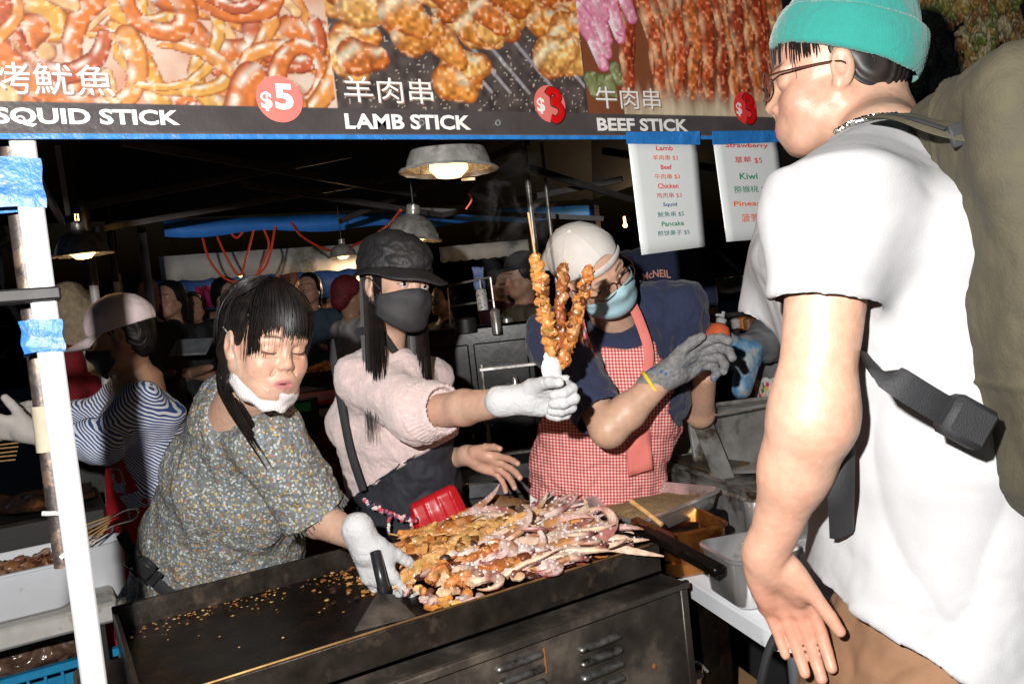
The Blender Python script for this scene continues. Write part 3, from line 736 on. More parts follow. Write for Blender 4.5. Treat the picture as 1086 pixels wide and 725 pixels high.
    hairdo(fr, hr, 620, 1, end=lambda p: -8, hang=lambda p: .42 if abs(p) > 80 else .33, jit=.35, r=.0022, lift=1.04, seed=8, name='long_strands', curl=.0, phr=(62, 298), wind=(.08, .05, 0), grav=-ZZ)
    # black apron
    S = SD(.005)
    S.tor(waist-UP*.20, waist+UP*.05, (.195, .15), (.186, .145), side, .04); S.tor(waist+UP*.0, chest, (.182, .140), (.193, .150), side, .04)
    S.cut(bp_, bn_, .006)
    ap = sdobj('apron', S, mat('black_apron', (.018, .020, .028), .75, var=.2, bscale=300), root, lambda v, N: .013+folds(v, 10, .009, 5)+folds(v, 25, .003, 9), rel=2)
    for pts in ([P(352, 360, 2.10)+FW*-.02, P(362, 430, 2.07), P(372, 480, 2.07), P(385, 520, 2.08)], [P(378, 352, 2.04), P(400, 350, 2.02), P(418, 372, 2.05)]):
        mb = MB(); mb.tube(bez(pts, 14), .010, 6, flat=.3, upv=FW); mb.build('apron_strap', M_black, ap)
    mb = MB(); pts = bez([P(385, 530, 2.075), P(402, 540, 2.06), P(420, 547, 2.05), P(441, 552, 2.06)], 60)
    for i, q in enumerate(pts): mb.blob(q+V(*RS.normal(size=3))*.0025, (.005,)*3, n=6, m=4, col=random.choice([(.8, .75, .7), (.7, .08, .12), (.85, .5, .5), (.05, .05, .1)]))
    for e in (P(412, 560, 2.05), P(437, 566, 2.05)):
        for i in range(8): mb.blob(e+UP*(.03-.006*i)+V(*RS.normal(size=3))*.0015, (.0045,)*3, n=6, m=4, col=random.choice([(.8, .75, .7), (.7, .08, .12)]))
    mb.build('floral_cord', attrmat('cord_beads', .8, bmp=0), ap, colors=True)
    S = SD(.004); c = P(466, 542, 2.12); S.box(c, (.068, .020, .052), np.stack([nrm(W3(.85, .42, .1)), -FW, nrm(W3(-.42, .85, 0))]), .02, .0); S.box(c-UP*.03-RT*.02, (.05, .022, .04), np.stack([nrm(W3(.85, .42, .1)), -FW, nrm(W3(-.42, .85, 0))]), .02, .02)
    mitt = sdobj('red_pocket', S, mat('red_vinyl', (.50, .010, .016), .35, var=.08, bmp=.1), ap, lambda v, N: -.003*np.exp(-(((v@nrm(W3(.8, .35, 0))*28) % 1-.5)/.08)**2))
    S = SD(.008)
    for q in (-1, 1): S.cap(hip-UP*.0+side*q*.08, A([*(hip+side*q*.09)[:2], .06]), .09, .06, .02)
    sdobj('trousers', S, M_black, root)
    # skewers in the hand
    for i, (tp, bt, mid, r, nch, cc, lb) in enumerate([
        ((562, 236, 1.60), (590, 408, 1.675), None, .0140, 17, V(.80, .34, .09), 'chicken skewer raised in the white glove, nearest the camera and palest'),
        ((599, 275, 1.66), (588, 408, 1.685), None, .0115, 15, V(.40, .11, .03), 'thin dark charred skewer in the middle of the three raised ones'),
        ((627, 280, 1.65), (590, 410, 1.680), None, .0125, 15, V(.66, .23, .055), 'skewer leaning right among the three raised over the white glove')]):
        a = P(*tp); b = P(*bt); t = thing('meat_skewer', lb, 'skewer', b, 'skewers held up in the glove')
        mb = MB(); mb.tube([a+(a-b)*.06*(i == 0), b+(b-a)*.10], .0016 if i else .0022, 6); mb.build('stick', M_wood, t)
        s0, s1 = (.20, .93) if i == 0 else (.17, .93)
        meat_on(t, a, b, s0 if i == 0 else .05, .80 if i == 0 else .82, r, nch, cc, 30+i)
    return root
M_meat = attrmat('glazed_meat', .36, .5, .5, 130, sss=.05, coat=.2, var=.45, vscale=100, bdist=.003)
def meat_on(parent, a, b, t0, t1, r, n, cc, seed, loc_=False):
    mb = MB(); rs = np.random.RandomState(seed); ax = nrm(b-a)
    x = nrm(np.cross(ax, V(.3, .5, .8))); y = np.cross(ax, x)
    for i in range(n):
        t = t0+(t1-t0)*(i+.5)/n; step = np.linalg.norm(b-a)*(t1-t0)/n
        for j in range(4):
            an = rs.uniform(0, 6.28); q = a+(b-a)*(t+rs.uniform(-.3, .3)*(t1-t0)/n)+(x*math.cos(an)+y*math.sin(an))*r*rs.uniform(.05, .5)
            M = np.stack([x*math.cos(an)+y*math.sin(an), -x*math.sin(an)+y*math.cos(an), ax], 1)@rotm((1, 0, 0), rs.uniform(-.6, .6))
            c = cc*rs.uniform(.7, 1.2)*(1+.05*rs.normal(size=3)); 
            if rs.rand() < .16: c = cc*V(.28, .22, .2)
            if rs.rand() < .20: c = cc*.6+V(.32, .20, .09)
            mb.blob(q, (r*rs.uniform(.75, 1.0), r*rs.uniform(.6, .9), max(step*.85, r*.62)*rs.uniform(.8, 1.2)), M, 12, 9, .30, 2.1, int(rs.randint(999)), np.clip(c, 0, 1))
    return mb.build('meat', M_meat, parent, colors=True)
# ============================================================ man in the red gingham apron
def apron_man():
    hc = P(629, 288, 2.10)
    fr = frame(hc, W3(.52, -.36, .76), W3(-.50, .76, .62))
    nb = P(655, 348, 2.26); chest = P(658, 410, 2.27); waist = P(630, 500, 2.34); hip = P(620, 580, 2.38)
    root = person('man in backwards white cap, glasses, blue surgical mask and red checked apron', ground(hip))
    side = W3(.95, .10, .25); fwd = W3(-.15, 0, .98)
    sR = P(592, 362, 2.20); eR = P(645, 455, 1.98); wR = P(704, 401, 1.98)
    sL = P(718, 330, 2.32); eL = P(742, 438, 2.34); wL = P(748, 398, 2.18)
    S = SD(.0025); head(S, fr, mouth=0, ears=True)
    S.cap(L(fr, 0, -.02, -.05), nb, .052, .06, .03); S.tor(nb-UP*.08, chest, (.06, .045), (.09, .07), side, .03)
    S.cap(nb-UP*.08, sR, .035, .035, .02); S.cap(nb-UP*.08, sL, .035, .035, .02)
    S.cap(sR, eR, .048, .043, .02); S.cap(eR, eR+(wR-eR)*.35, .044, .044, .02); S.cap(eR+(wR-eR)*.35, wR, .044, .030, .015)
    S.cap(sL, eL, .046, .042, .02); S.cap(eL, wL, .040, .030, .015)
    body = sdobj('body', S, skin, root, None, skincol(V(.66, .40, .28), fr)); eyeballs(fr, body, look=(-.1, -.25))
    S = SD(.0045)
    S.tor(hip-UP*.02, waist, (.17, .125), (.175, .13), side, .05); S.tor(waist, chest, (.178, .13), (.20, .14), side, .05); S.tor(chest, nb-UP*.05, (.20, .14), (.13, .09), side, .05)
    S.cap(nb-UP*.05-side*.05, sR, .065, .072, .05); S.cap(nb-UP*.05+side*.05, sL, .065, .074, .05); S.cap(P(672, 322, 2.30), sL, .07, .074, .05)
    q = sR+(eR-sR)*.88; S.cone(sR-(eR-sR)*.2, q, .076, .073, .04); S.cone(q-(eR-sR)*.12, eR+(eR-sR)*.4, .060, .066, .004, -1)
    q = sL+(eL-sL)*.58; S.cone(sL-(eL-sL)*.2, q, .076, .073, .04); S.cone(q-(eL-sL)*.12, eL+(eL-sL)*.3, .058, .066, .004, -1)
    S.cap(nb+UP*.03, L(fr, 0, -.02, -.04), .052, .060, .01, -1)
    sdobj('navy_shirt', S, M_navy, root, lambda v, N: folds(v, 9, .011, 11)+folds(v, 24, .004, 12), rel=2)
    # apron: bib + skirt wrapped over the front of the torso
    S = SD(.004)
    S.tor(hip-UP*.06, waist, (.185, .143), (.188, .144), side, .04); S.tor(waist, chest, (.19, .144), (.203, .153), side, .04); S.tor(chest, nb-UP*.07, (.203, .153), (.15, .11), side, .04)
    S.tor(hip-UP*.1, waist, (.170, .126), (.173, .127), side, .004, -1); S.tor(waist, chest, (.172, .124), (.188, .130), side, .004, -1)
    S.cut(waist-fwd*.02, -fwd, .004)
    # neckline scoop and arm holes
    def cy(px, py, r): 
        c = P(px, py, 2.15); S.cap(c+fwd*.3, c-fwd*.3, r, r, .008, -1)
    cy(655, 304, .165); cy(574, 338, .13); cy(748, 352, .135); cy(738, 430, .07)
    def pat(v): r = v-waist; return np.stack([r@nrm(W3(1, .05, 0)), r@UP, r@FW], 1)
    gm = patmat('red_gingham', 'gingham', p=.0088, a=(.86, .72, .69), m=(.74, .21, .19), b=(.50, .06, .06))
    ap = sdobj('checked_apron', S, gm, root, lambda v, N: folds(v, 9, .009, 11)+folds(v, 20, .004, 13), None, pat, rel=2)
    rp = mat('coral_cotton', (.74, .20, .17), .85, var=.1, bscale=300)
    for pts in ([P(612, 325, 2.12), P(617, 352, 2.10), P(628, 380, 2.09), P(640, 402, 2.105)], [P(668, 318, 2.155), P(678, 340, 2.13), P(688, 372, 2.12), P(686, 400, 2.13)]):
        mb = MB(); mb.tube(bez(pts, 14), .013, 8, flat=.22, upv=FW); mb.build('apron_strap', gm if pts[0][0] < P(640, 320, 2.1)[0] else rp, ap, pat=np.concatenate(mb.v))
    # pocket with cartoon-free spotted trim at the hem
    mb = MB(); a = P(680, 476, 2.135)
    v = [];
    for i in range(8):
        for j in range(6): v.append(P(663+26*j/5+3*i/7, 455+50*i/7-8*j/5, 2.155+.004*math.sin(i+j)))
    o = mesh('pocket', v, [(i*6+j, i*6+j+1, (i+1)*6+j+1, (i+1)*6+j) for i in range(7) for j in range(5)], rp, ap); o.modifiers.new('t', 'SOLIDIFY').thickness = .003
    v = []
    for i in range(6):
        for j in range(14): v.append(P(562+60*j/13, 524+30*i/5+4*math.sin(j*.9)*(i == 0)+j*.9, 2.155+.006*math.sin(j*.7)))
    o = mesh('spotted_trim', v, [(i*14+j, i*14+j+1, (i+1)*14+j+1, (i+1)*14+j) for i in range(5) for j in range(13)], mat('spotted_trim', (.75, .72, .70), .8, dirt=(.5, .05, .12), dscale=55, dth=(.66, .68)), ap); o.modifiers.new('t', 'SOLIDIFY').thickness = .003
    # grey glove with yellow cuff
    S = SD(.0024); D = nrm(W3(.80, .52, .1)); T = nrm(W3(-.35, .6, .5))
    W = wR+nrm(wR-eR)*.01; mg = mat('grey_work_glove', (.21, .21, .215), .95, var=.35, scale=110, bscale=330, bmp=.8, dirt=(.05, .12, .24), dth=(.60, .63), dscale=14)
    hand(S, W, D, T, N=W3(.5, -.75, -.2), curl=(.35, .55, .7, .8), mid=(.5, .7, .9, 1.0), tip=(.4, .5, .6, .6), thumb=(.8, .55, .1), spread=.12, s=1.06, g=.003)
    S.cap(W-D*.045, W+D*.02, .037, .036, .012)
    g = sdobj('grey_glove', S, mg, root, lambda v, N: folds(v, 50, .0018, 3))
    mb = MB(); mb.lathe(W-D*.046, [(.036, -.004), (.041, -.002), (.041, .005), (.036, .007)], D, 24); mb.build('yellow_cuff', mat('yellow_elastic', (.75, .55, .04), .7), g)
    # cap, worn backwards
    S = SD(.003)
    S.ell(L(fr, 0, -.020, .048), (.088, .108, .088), fr['M'], .0); S.cut(L(fr, 0, 0, .036), fr['M'].T@A((0, .28, -1)), .003)
    S.ell(L(fr, 0, -.018, .030), (.080, .100, .082), fr['M'], .003, -1)
    S.ell(L(fr, 0, .095, .052), (.038, .04, .027), fr['M'], .004, -1)
    cap = sdobj('white_cap', S, mat('off_white_twill', (.66, .63, .60), .85, var=.06, bscale=400, dirt=(.5, .45, .4), dscale=14, dth=(.6, .8)), root, lambda v, N: folds(v, 9, .0012, 2)-.0016*np.exp(-(np.sin(np.arctan2(loc_of(fr, v)[:, 0], loc_of(fr, v)[:, 1]+.02)*3)/.08)**2))
    mb = MB(); mb.tube([L(fr, .094*math.sin(a), -.020+.113*math.cos(a), .046+.010*math.cos(a)) for a in np.linspace(-.75, .75, 16)], .010, 8, flat=.25, upv=fr['Y']); mb.build('adjuster_strap', MATS['off_white_twill'], cap)
    mb = MB(); mb.lathe(L(fr, 0, -.02, .134), [(0, .006), (.006, .005), (.008, 0)], fr['Z'], 12); mb.build('cap_button', MATS['off_white_twill'], cap)
    v = []; cs = 17     # brim at the back of the head
    for i in range(5):
        for j in range(cs):
            a = (j/(cs-1)*2-1)*1.0; e = i/4; v.append(L(fr, .082*math.sin(a)*(1+.05*e), -.02-.104*math.cos(a)-.065*e*math.cos(a)**.5, .034-.012*e-.01*e*math.sin(a)**2))
    mesh('peak', v, [(i*cs+j, i*cs+j+1, (i+1)*cs+j+1, (i+1)*cs+j) for i in range(4) for j in range(cs-1)], MATS['off_white_twill'], cap).modifiers.new('t', 'SOLIDIFY').thickness = .003
    skullcap(fr, root, 1, 1.03, (0, .035, .0), (0, 1, -.25), 'hair')
    hairdo(fr, cap, 90, 1, end=lambda p: 38, hang=lambda p: .004, r=.0016, lift=1.03, seed=5, name='fringe', phr=(-22, 22))
    rows_, mo = face_mask(fr, root, mat('surgical_mask', (.40, .62, .70), .8, var=.06, bscale=200, bmp=.5), top=-.026, low=-.115)
    for q in (-1, 1):
        mb = MB(); mb.tube(bez([L(fr, q*.072, .035, -.02), L(fr, q*.082, .0, .01), L(fr, q*.086, -.018, .0), L(fr, q*.082, -.01, -.03), L(fr, q*.068, .03, -.065)], 18), .0015, 6); mb.build('ear_loop', M_white, mo)
    glasses(fr, '', mat('tortoise_frame', (.05, .02, .012), .25, var=.4, scale=60), parent=root)
    S = SD(.008)
    for q in (-1, 1): S.cap(hip-UP*.0+side*q*.08, A([*(hip+side*q*.10)[:2], .06]), .095, .065, .02)
    sdobj('trousers', S, M_navy, root)

# ============================================================ striped worker at the left stall
def striped_worker():
    hc = P(126, 357, 2.62)
    fr = frame(hc, W3(-.86, -.34, .35), W3(-.28, .95, .1))
    nb = P(146, 402, 2.72); chest = P(152, 445, 2.72); waist = P(158, 510, 2.74); hip = P(150, 570, 2.76)
    root = person('worker in striped blue shirt, red apron and pale pink cap at the left grill', ground(hip))
    side = W3(.45, .05, .9)
    sh = P(150, 420, 2.60); el = P(108, 470, 2.48); wr = P(34, 458, 2.42); wl2 = P(20, 400, 2.7)
    s2 = P(130, 415, 2.85); el2 = P(104, 440, 2.80); w2 = P(74, 438, 2.75)
    S = SD(.003); head(S, fr, 0)
    S.cap(L(fr, 0, -.02, -.05), nb, .045, .052, .03); S.tor(nb, chest, (.1, .08), (.12, .09), side, .03); S.chain([sh, el, wr], [.04, .036, .026]); S.chain([s2, el2, w2], [.04, .034, .026])
    sdobj('body', S, skin, root, None, skincol(V(.5, .27, .17), fr))
    S = SD(.0055)
    S.tor(hip, waist, (.17, .13), (.16, .12), side, .05); S.tor(waist, chest, (.165, .12), (.17, .13), side, .05); S.tor(chest, nb-UP*.04, (.17, .13), (.11, .08), side, .05)
    S.chain([sh-UP*.01, el, el+(wr-el)*.6], [.066, .062, .048], .04); S.chain([s2, el2, el2+(w2-el2)*.75], [.064, .056, .046], .04)
    S.cap(nb+UP*.01, L(fr, 0, -.02, -.04), .052, .056, .01, -1)
    def pat(v):
        r = v-chest; return np.stack([r@nrm(W3(.62, .70, .2)), r@UP, r@FW], 1)
    sdobj('striped_shirt', S, patmat('blue_stripe', 'stripe', p=.0078, w=.5, a=(.86, .88, .92), b=(.05, .10, .30)), root, lambda v, N: folds(v, 9, .010, 21), None, pat, rel=2)
    # forearm towel / glove
    mw = mat('cream_knit_glove', (.60, .56, .52), .9, var=.15, bscale=300, bmp=.6)
    for (e, w, sg) in ((el, wr, 1), (el2, w2, -1)):
        S = SD(.003); D = nrm(w-e); hand(S, w, D, W3(-.2, .8, .5*sg), curl=(.4, .5, .6, .6), spread=.1, s=.95, g=.004); S.cap(w-D*.09, w+D*.02, .042, .034, .01); sdobj('glove', S, mw, root)
    mb = MB(); D = nrm(wr-el)
    for i in range(22):
        a = i/22*6.283; x = nrm(np.cross(D, UP)); y = np.cross(x, D); mb.blob(wr-D*.055+(x*math.cos(a)+y*math.sin(a))*.040, (.0055,)*3, n=6, m=4, amp=0)
    mb.build('bead_bracelet', mat('red_beads', (.3, .04, .03), .4), root)
    # red apron
    S = SD(.005); S.tor(hip-UP*.35, waist, (.19, .15), (.165, .128), side, .03); S.tor(waist, chest, (.168, .128), (.176, .136), side, .03)
    S.cut(P(142, 470, 2.7), W3(.85, .5, .0), .004); 
    ap = sdobj('red_apron', S, mat('red_apron_cloth', (.50, .012, .016), .7, var=.1, bscale=300), root, lambda v, N: folds(v, 9, .008, 22))
    mb = MB(); mb.tube(bez([P(117, 497, 2.56), P(128, 500, 2.55), P(134, 530, 2.55), P(138, 552, 2.56)], 12), .003, 6); mb.build('white_piping', M_white, ap)
    # cap
    S = SD(.0035); S.ell(L(fr, 0, -.020, .046), (.092, .112, .092), fr['M'], .0); S.cut(L(fr, 0, 0, .022), fr['M'].T@A((0, .0, -1)), .003)
    cap = sdobj('pink_cap', S, mat('pale_pink_twill', (.85, .70, .70), .85, var=.06, bscale=400), root, lambda v, N: folds(v, 14, .003, 2))
    v = []; cs = 17
    for i in range(6):
        for j in range(cs):
            a = (j/(cs-1)*2-1)*1.1; e = i/5; v.append(L(fr, .086*math.sin(a)*(1+.02*e), -.02+.106*math.cos(a)+.085*e*max(math.cos(a), .0)**.5, .030-.020*e-.022*abs(math.sin(a))**2*e))
    mesh('peak', v, [(i*cs+j, i*cs+j+1, (i+1)*cs+j+1, (i+1)*cs+j) for i in range(5) for j in range(cs-1)], MATS['pale_pink_twill'], cap).modifiers.new('t', 'SOLIDIFY').thickness = .003
    hr = skullcap(fr, root, 1, 1.04, (0, .02, .0), (0, 1, -.3), 'hair')
    hairdo(fr, hr, 160, 1, end=lambda p: -10, hang=lambda p: .10, r=.003, lift=1.04, seed=18, name='ponytail', curl=.3, phr=(120, 240), grav=-ZZ)
    face_mask(fr, root, mat('black_face_mask', (.035, .035, .038), .7, var=.2))
    S = SD(.01)
    for q in (-1, 1): S.cap(hip+side*q*.08, A([*(hip+side*q*.09)[:2], .06]), .09, .06, .02)
    sdobj('trousers', S, M_black, root)

# ============================================================ worker hidden behind the customer
def floral_apron_worker():
    c = P(850, 400, 2.55); fr = frame(P(862, 262, 2.55), W3(-.7, -.4, .6), W3(-.1, 1, .2)); nb = P(862, 320, 2.62); chest = P(858, 390, 2.62); hip = P(850, 520, 2.66)
    root = person('worker in a grey shirt and bright flowered apron mostly hidden behind the customer', ground(hip)); side = W3(.7, 0, -.6)
    sh = P(828, 345, 2.5); el = P(812, 362, 2.42); wr = P(788, 372, 2.36)
    S = SD(.004); head(S, fr, 0); S.cap(L(fr, 0, -.02, -.05), nb, .05, .055, .03); S.tor(nb, chest, (.12, .08), (.13, .09), side, .03); S.chain([sh, el, wr], [.04, .036, .028])
    sdobj('body', S, skin, root, None, skincol(SKIN_M, fr)); skullcap(fr, root, 1, 1.08, name='hair')
    S = SD(.006); S.tor(hip, chest, (.17, .13), (.19, .14), side, .05); S.tor(chest, nb-UP*.04, (.19, .14), (.12, .09), side, .05); S.chain([nb-UP*.05, sh, el], [.07, .07, .062], .04); S.cap(el, wr+(el-wr)*.2, .060, .050, .02)
    sdobj('grey_shirt', S, mat('grey_jersey', (.13, .13, .14), .9, var=.1, bscale=400), root, lambda v, N: folds(v, 10, .01, 31))
    S = SD(.005); S.tor(hip-UP*.2, chest-UP*.03, (.20, .16), (.195, .155), side, .05); S.cut(chest-UP*.005, UP, .004)
    fm = patmat('bright_flowers', 'floral', base=(.62, .60, .56), layers=[(42, .42, 0), (55, .30, 3.1)], pal=[(0, (.62, .03, .14)), (.3, (.05, .22, .05)), (.5, (.75, .38, .05)), (.65, (.70, .20, .35)), (.85, (.68, .66, .62)), (.95, (.10, .30, .10))], bs=200)
    sdobj('flowered_apron', S, fm, root, None, None, lambda v: np.stack([(v-hip)@RT, (v-hip)@UP, (v-hip)@FW], 1))
    S = SD(.003); D = nrm(W3(-.75, -.2, .3)); hand(S, wr, D, W3(0, .9, .3), N=W3(-.3, -.6, -.3), curl=(.5, .6, .7, .7), mid=(.6, .7, .8, .8), s=1.05, g=.004); S.cap(wr+W3(.02, 0, 0), wr+W3(-.01, -.11, .02), .04, .03, .02)
    sdobj('blue_glove', S, mat('blue_rubber_glove', (.10, .22, .36), .5, var=.3, scale=40, dirt=(.25, .26, .27), dth=(.5, .6), dscale=20, bmp=.4), root, lambda v, N: folds(v, 40, .002, 33))
    S = SD(.01)
    for q in (-1, 1): S.cap(hip+side*q*.08, A([*(hip+side*q*.09)[:2], .06]), .09, .06, .02)
    sdobj('trousers', S, M_black, root)

# ============================================================ customer in the foreground
def customer():
    hc = P(884, 84, 1.27)
    fr = frame(hc, W3(-.93, -.10, -.32), W3(-.10, .98, .0))
    nb = P(935, 150, 1.12); chest = P(918, 262, 1.12); waist = P(980, 480, 1.10); hip = P(990, 690, 1.08)
    root = person('customer in teal beanie, white t-shirt and brown trousers with his back turned', ground(hip))
    side = W3(.28, .0, .94)    # across the shoulders, towards the camera
    sh = P(885, 222, .985); el = P(862, 442, .97); wr = P(812, 592, 1.06)
    S = SD(.0025); head(S, fr, 0, ears=True)
    S.chain([L(fr, 0, -.045, -.03), L(fr, 0, -.055, -.09), nb-UP*.01], [.056, .054, .062], .03); S.tor(nb-UP*.06, chest, (.08, .06), (.11, .08), side, .03); S.cap(nb-UP*.06, sh, .045, .045, .02)
    S.cap(sh, el, .051, .043, .03); S.cap(el, el+(wr-el)*.35, .041, .039, .05); S.cap(el+(wr-el)*.35, wr, .039, .026, .03)
    D = nrm(W3(.46, -.86, -.28)); T = nrm(W3(.75, .42, .40))
    hand(S, wr, D, T, N=nrm(np.cross(T, D))*(1 if np.cross(T, D)@(-FW) > 0 else -1), curl=(.30, .28, .26, .2), mid=(.30, .26, .24, .2), tip=(.2, .2, .2, .2), thumb=(.90, .38, .30), spread=-.02, s=.96, thumb_curl=.1, fk=.0012)
    S.tor(chest, hip, (.10, .08), (.11, .08), side, .03)
    body = sdobj('body', S, skin, root, lambda v, N: .0005*fbm(v*100, 2), skincol(V(.47, .275, .195), fr, hands=[wr+D*.09, wr+D*.13]))
    # beanie
    S = SD(.003)
    S.ell(L(fr, 0, -.022, .052), (.088, .108, .088), fr['M'], .0); S.ell(L(fr, 0, -.035, .105), (.074, .088, .055), fr['M'], .03)
    S.cap(L(fr, 0, -.05, .08), L(fr, 0, -.075, .15), .07, .05, .03)
    S.cut(L(fr, 0, 0, .030), fr['M'].T@A((0, .46, -1)), .003); S.ell(L(fr, 0, -.018, .0), (.078, .098, .09), fr['M'], .003, -1)
    bn = sdobj('beanie', S, mat('teal_knit', (.016, .215, .185), .95, var=.06, scale=200, bscale=420, bmp=.5, sheen=.3), root, lambda v, N: folds(v, 16, .003, 41)+.0006*np.sin(loc_of(fr, v)[:, 0]*0+np.arctan2(loc_of(fr, v)[:, 0], loc_of(fr, v)[:, 1])*160))
    S = SD(.003)     # turned-up cuff
    S.ell(L(fr, 0, -.024, .046), (.0945, .117, .115), fr['M'], .0); S.ell(L(fr, 0, -.065, .02), (.078, .062, .07), fr['M'], .02)
    S.cut(L(fr, 0, 0, .026), fr['M'].T@A((0, .46, -1)), .006); S.cut(L(fr, 0, 0, .098), fr['M'].T@A((0, -.40, 1)), .006); S.ell(L(fr, 0, -.020, .0), (.080, .10, .11), fr['M'], .003, -1)
    sdobj('folded_cuff', S, MATS['teal_knit'], bn, lambda v, N: folds(v, 14, .002, 42)+.0007*np.sin(np.arctan2(loc_of(fr, v)[:, 0], loc_of(fr, v)[:, 1])*150))
    skullcap(fr, root, 1, 1.02, (0, .02, .0), (0, 1, -.1), 'hair', nape=.72)
    hairdo(fr, bn, 420, 1, end=lambda p: 10 if abs(p) < 30 else 2, hang=lambda p: .034 if abs(p) < 40 else .012, r=.0018, lift=1.075, seed=25, name='hair_fringe', phr=(-62, 62), curl=0, jit=.35)
    hairdo(fr, bn, 700, 1, end=lambda p: -18, hang=lambda p: .012, r=.0011, lift=1.035, seed=26, name='nape_hair', phr=(112, 248), curl=.35)
    glasses(fr, '', mat('tortoise_frame', (.05, .02, .012), .25, var=.4, scale=60), parent=root)
    mb = MB(); pts = bez([P(886, 140, 1.10), P(905, 130, 1.075), P(925, 124, 1.06), P(950, 122, 1.07)], 50)
    for i, q in enumerate(pts): mb.blob(q+UP*.002*math.sin(i*2.1), (.0042, .0030, .0030), n=8, m=5, amp=.1, seed=i)
    mb.build('chain_necklace', mat('silver', (.6, .58, .55), .2, 1), root)
    # t-shirt
    S = SD(.0045)
    S.tor(hip-UP*.05, waist, (.19, .165), (.175, .125), side, .06); S.tor(waist, chest, (.175, .122), (.20, .128), side, .06); S.tor(chest, nb-UP*.045, (.20, .125), (.12, .08), side, .06)
    S.cap(nb-UP*.05, sh-UP*.01, .075, .085, .05)
    q = sh+(el-sh)*.47; S.cone(sh-(el-sh)*.15, q, .080, .070, .035); S.cone(q-(el-sh)*.10, el, .059, .062, .004, -1)
    sf = P(862, 215, 1.30); sq = P(826, 345, 1.32); S.cap(nb-UP*.05, sf, .07, .075, .05); S.cone(sf, sq, .080, .072, .04); S.cone(sf+(sq-sf)*.8, sq+(sq-sf)*.3, .060, .064, .004, -1)
    S.cap(nb+UP*.025, L(fr, 0, -.05, -.06), .060, .064, .006, -1)
    h1, h2, h3 = P(866, 606, 1.14), P(970, 700, .93), P(1086, 716, 1.02); hn = nrm(np.cross(h2-h1, h3-h1)); hn = hn if hn@UP < 0 else -hn; S.cut(h2, hn, .004)
    def tdisp(v, N):
        r = v-hip; low = sst(.25, .0, (r@UP)-.0); return folds(v, 5, .020, 51, stretch=[[1, 0, 0], [0, 1, 0], [0, 0, 1]])*(.5+.9*low)+folds(v, 13, .0012, 55)+folds(v, 15, .005, 52)*low
    ts = sdobj('t_shirt', S, M_white, root, tdisp, rel=2)
    # far sleeve arm (other side of the body)
    S2 = SD(.004); fe, fw_ = P(858, 450, 1.30), P(872, 520, 1.24); S2.chain([sf, fe, fw_], [.048, .040, .028], .02)
    D2 = nrm(W3(.6, -.6, -.25)); hand(S2, fw_, D2, W3(-.4, 0, .9), curl=(.5,)*4); sdobj('far_forearm', S2, skin, body, None, skincol(SKIN_P))
    # trousers
    S = SD(.005); S.tor(hip-UP*.08, hip+UP*.04, (.150, .128), (.150, .115), side, .04)
    for e in (-1, 1):
        k = A([*(hip+side*e*.09-RT*.10)[:2], .52]); S.cap(hip-UP*.07+side*e*.065-RT*.03, k, .105, .085, .05); S.cap(k, A([*(k)[:2], .09])+RT*.02, .082, .06, .02)
    br = mat('brown_canvas', (.17, .088, .045), .85, var=.12, scale=30, bscale=500, bmp=.3)
    tr = sdobj('trousers', S, br, root, lambda v, N: folds(v, 12, .008, 61))
    S = SD(.006)
    for e in (-1, 1):
        k = A([*(hip+side*e*.09-RT*.01)[:2], .05]); S.tor(k+RT*.03, k-RT*.16-ZZ*.01, (.045, .045), (.04, .03), V(0, 0, 1), .01)
    sdobj('shoes', S, M_black, root)
    # backpack
    bc = P(1086, 306, .955)
    t = thing('backpack', 'olive canvas backpack with black straps on the customer\'s back', 'backpack', P(1080, 520, 1.06))
    ol = mat('olive_canvas', (.042, .036, .020), .85, var=.2, scale=25, bscale=240, bmp=.6)
    S = SD(.0045); up = nrm(W3(-.14, .99, 0)); M = np.stack([nrm(W3(.98, .14, .1)), nrm(W3(0, 0, 1)), up])
    S.box(bc, (.080, .15, .27), M, .06, .0); S.box(bc+M[0]*.085-up*.07, (.05, .12, .15), M, .04, .03)
    bp = sdobj('bag', S, ol, t, lambda v, N: folds(v, 6, .008, 71)+folds(v, 19, .003, 72)-.004*np.exp(-(((v-bc)@M[1]+.02)/.004)**2)-.004*np.exp(-(((v-bc)@M[2]+.10)/.004)**2), rel=2)
    mb = MB(); mb.tube(bez([P(930, 124, 1.00), P(958, 124, .95), P(990, 134, .915), P(1026, 142, .90)], 16), .016, 8, flat=.22, upv=nrm(UP*.6+W3(0, 0, .8)), col=None); mb.build('shoulder_strap', ol, t)
    mb = MB(); mb.tube(bez([P(944, 121, .965), P(972, 127, .925), P(1004, 137, .90)], 12), .006, 8, flat=.3, upv=nrm(UP*.8+W3(0, 0, .5))); mb.build('strap_edging', M_black, t)
    mb = MB(); mb.box(P(1030, 139, .90), (.05, .008, .026), np.stack([nrm(W3(.95, .28, 0)), -FW, nrm(W3(-.28, .95, 0))], 1), .002); mb.build('strap_patch', M_black, t)
    mb = MB(); mb.tube(bez([P(900, 364, 1.07), P(915, 382, .97), P(940, 397, .855), P(985, 425, .845), P(1020, 445, .86)], 20), .0160, 8, flat=.09, upv=FW); mb.build('webbing_strap', mat('black_webbing', (.009, .009, .011), .7, bscale=600, bmp=.5), t)
    mb = MB(); mb.box(P(1024, 447, .85), (.05, .03, .046), np.stack([nrm(W3(.88, -.48, 0)), -FW, nrm(W3(.48, .88, 0))], 1), .006); mb.build('strap_anchor', MATS['black_webbing'], t)
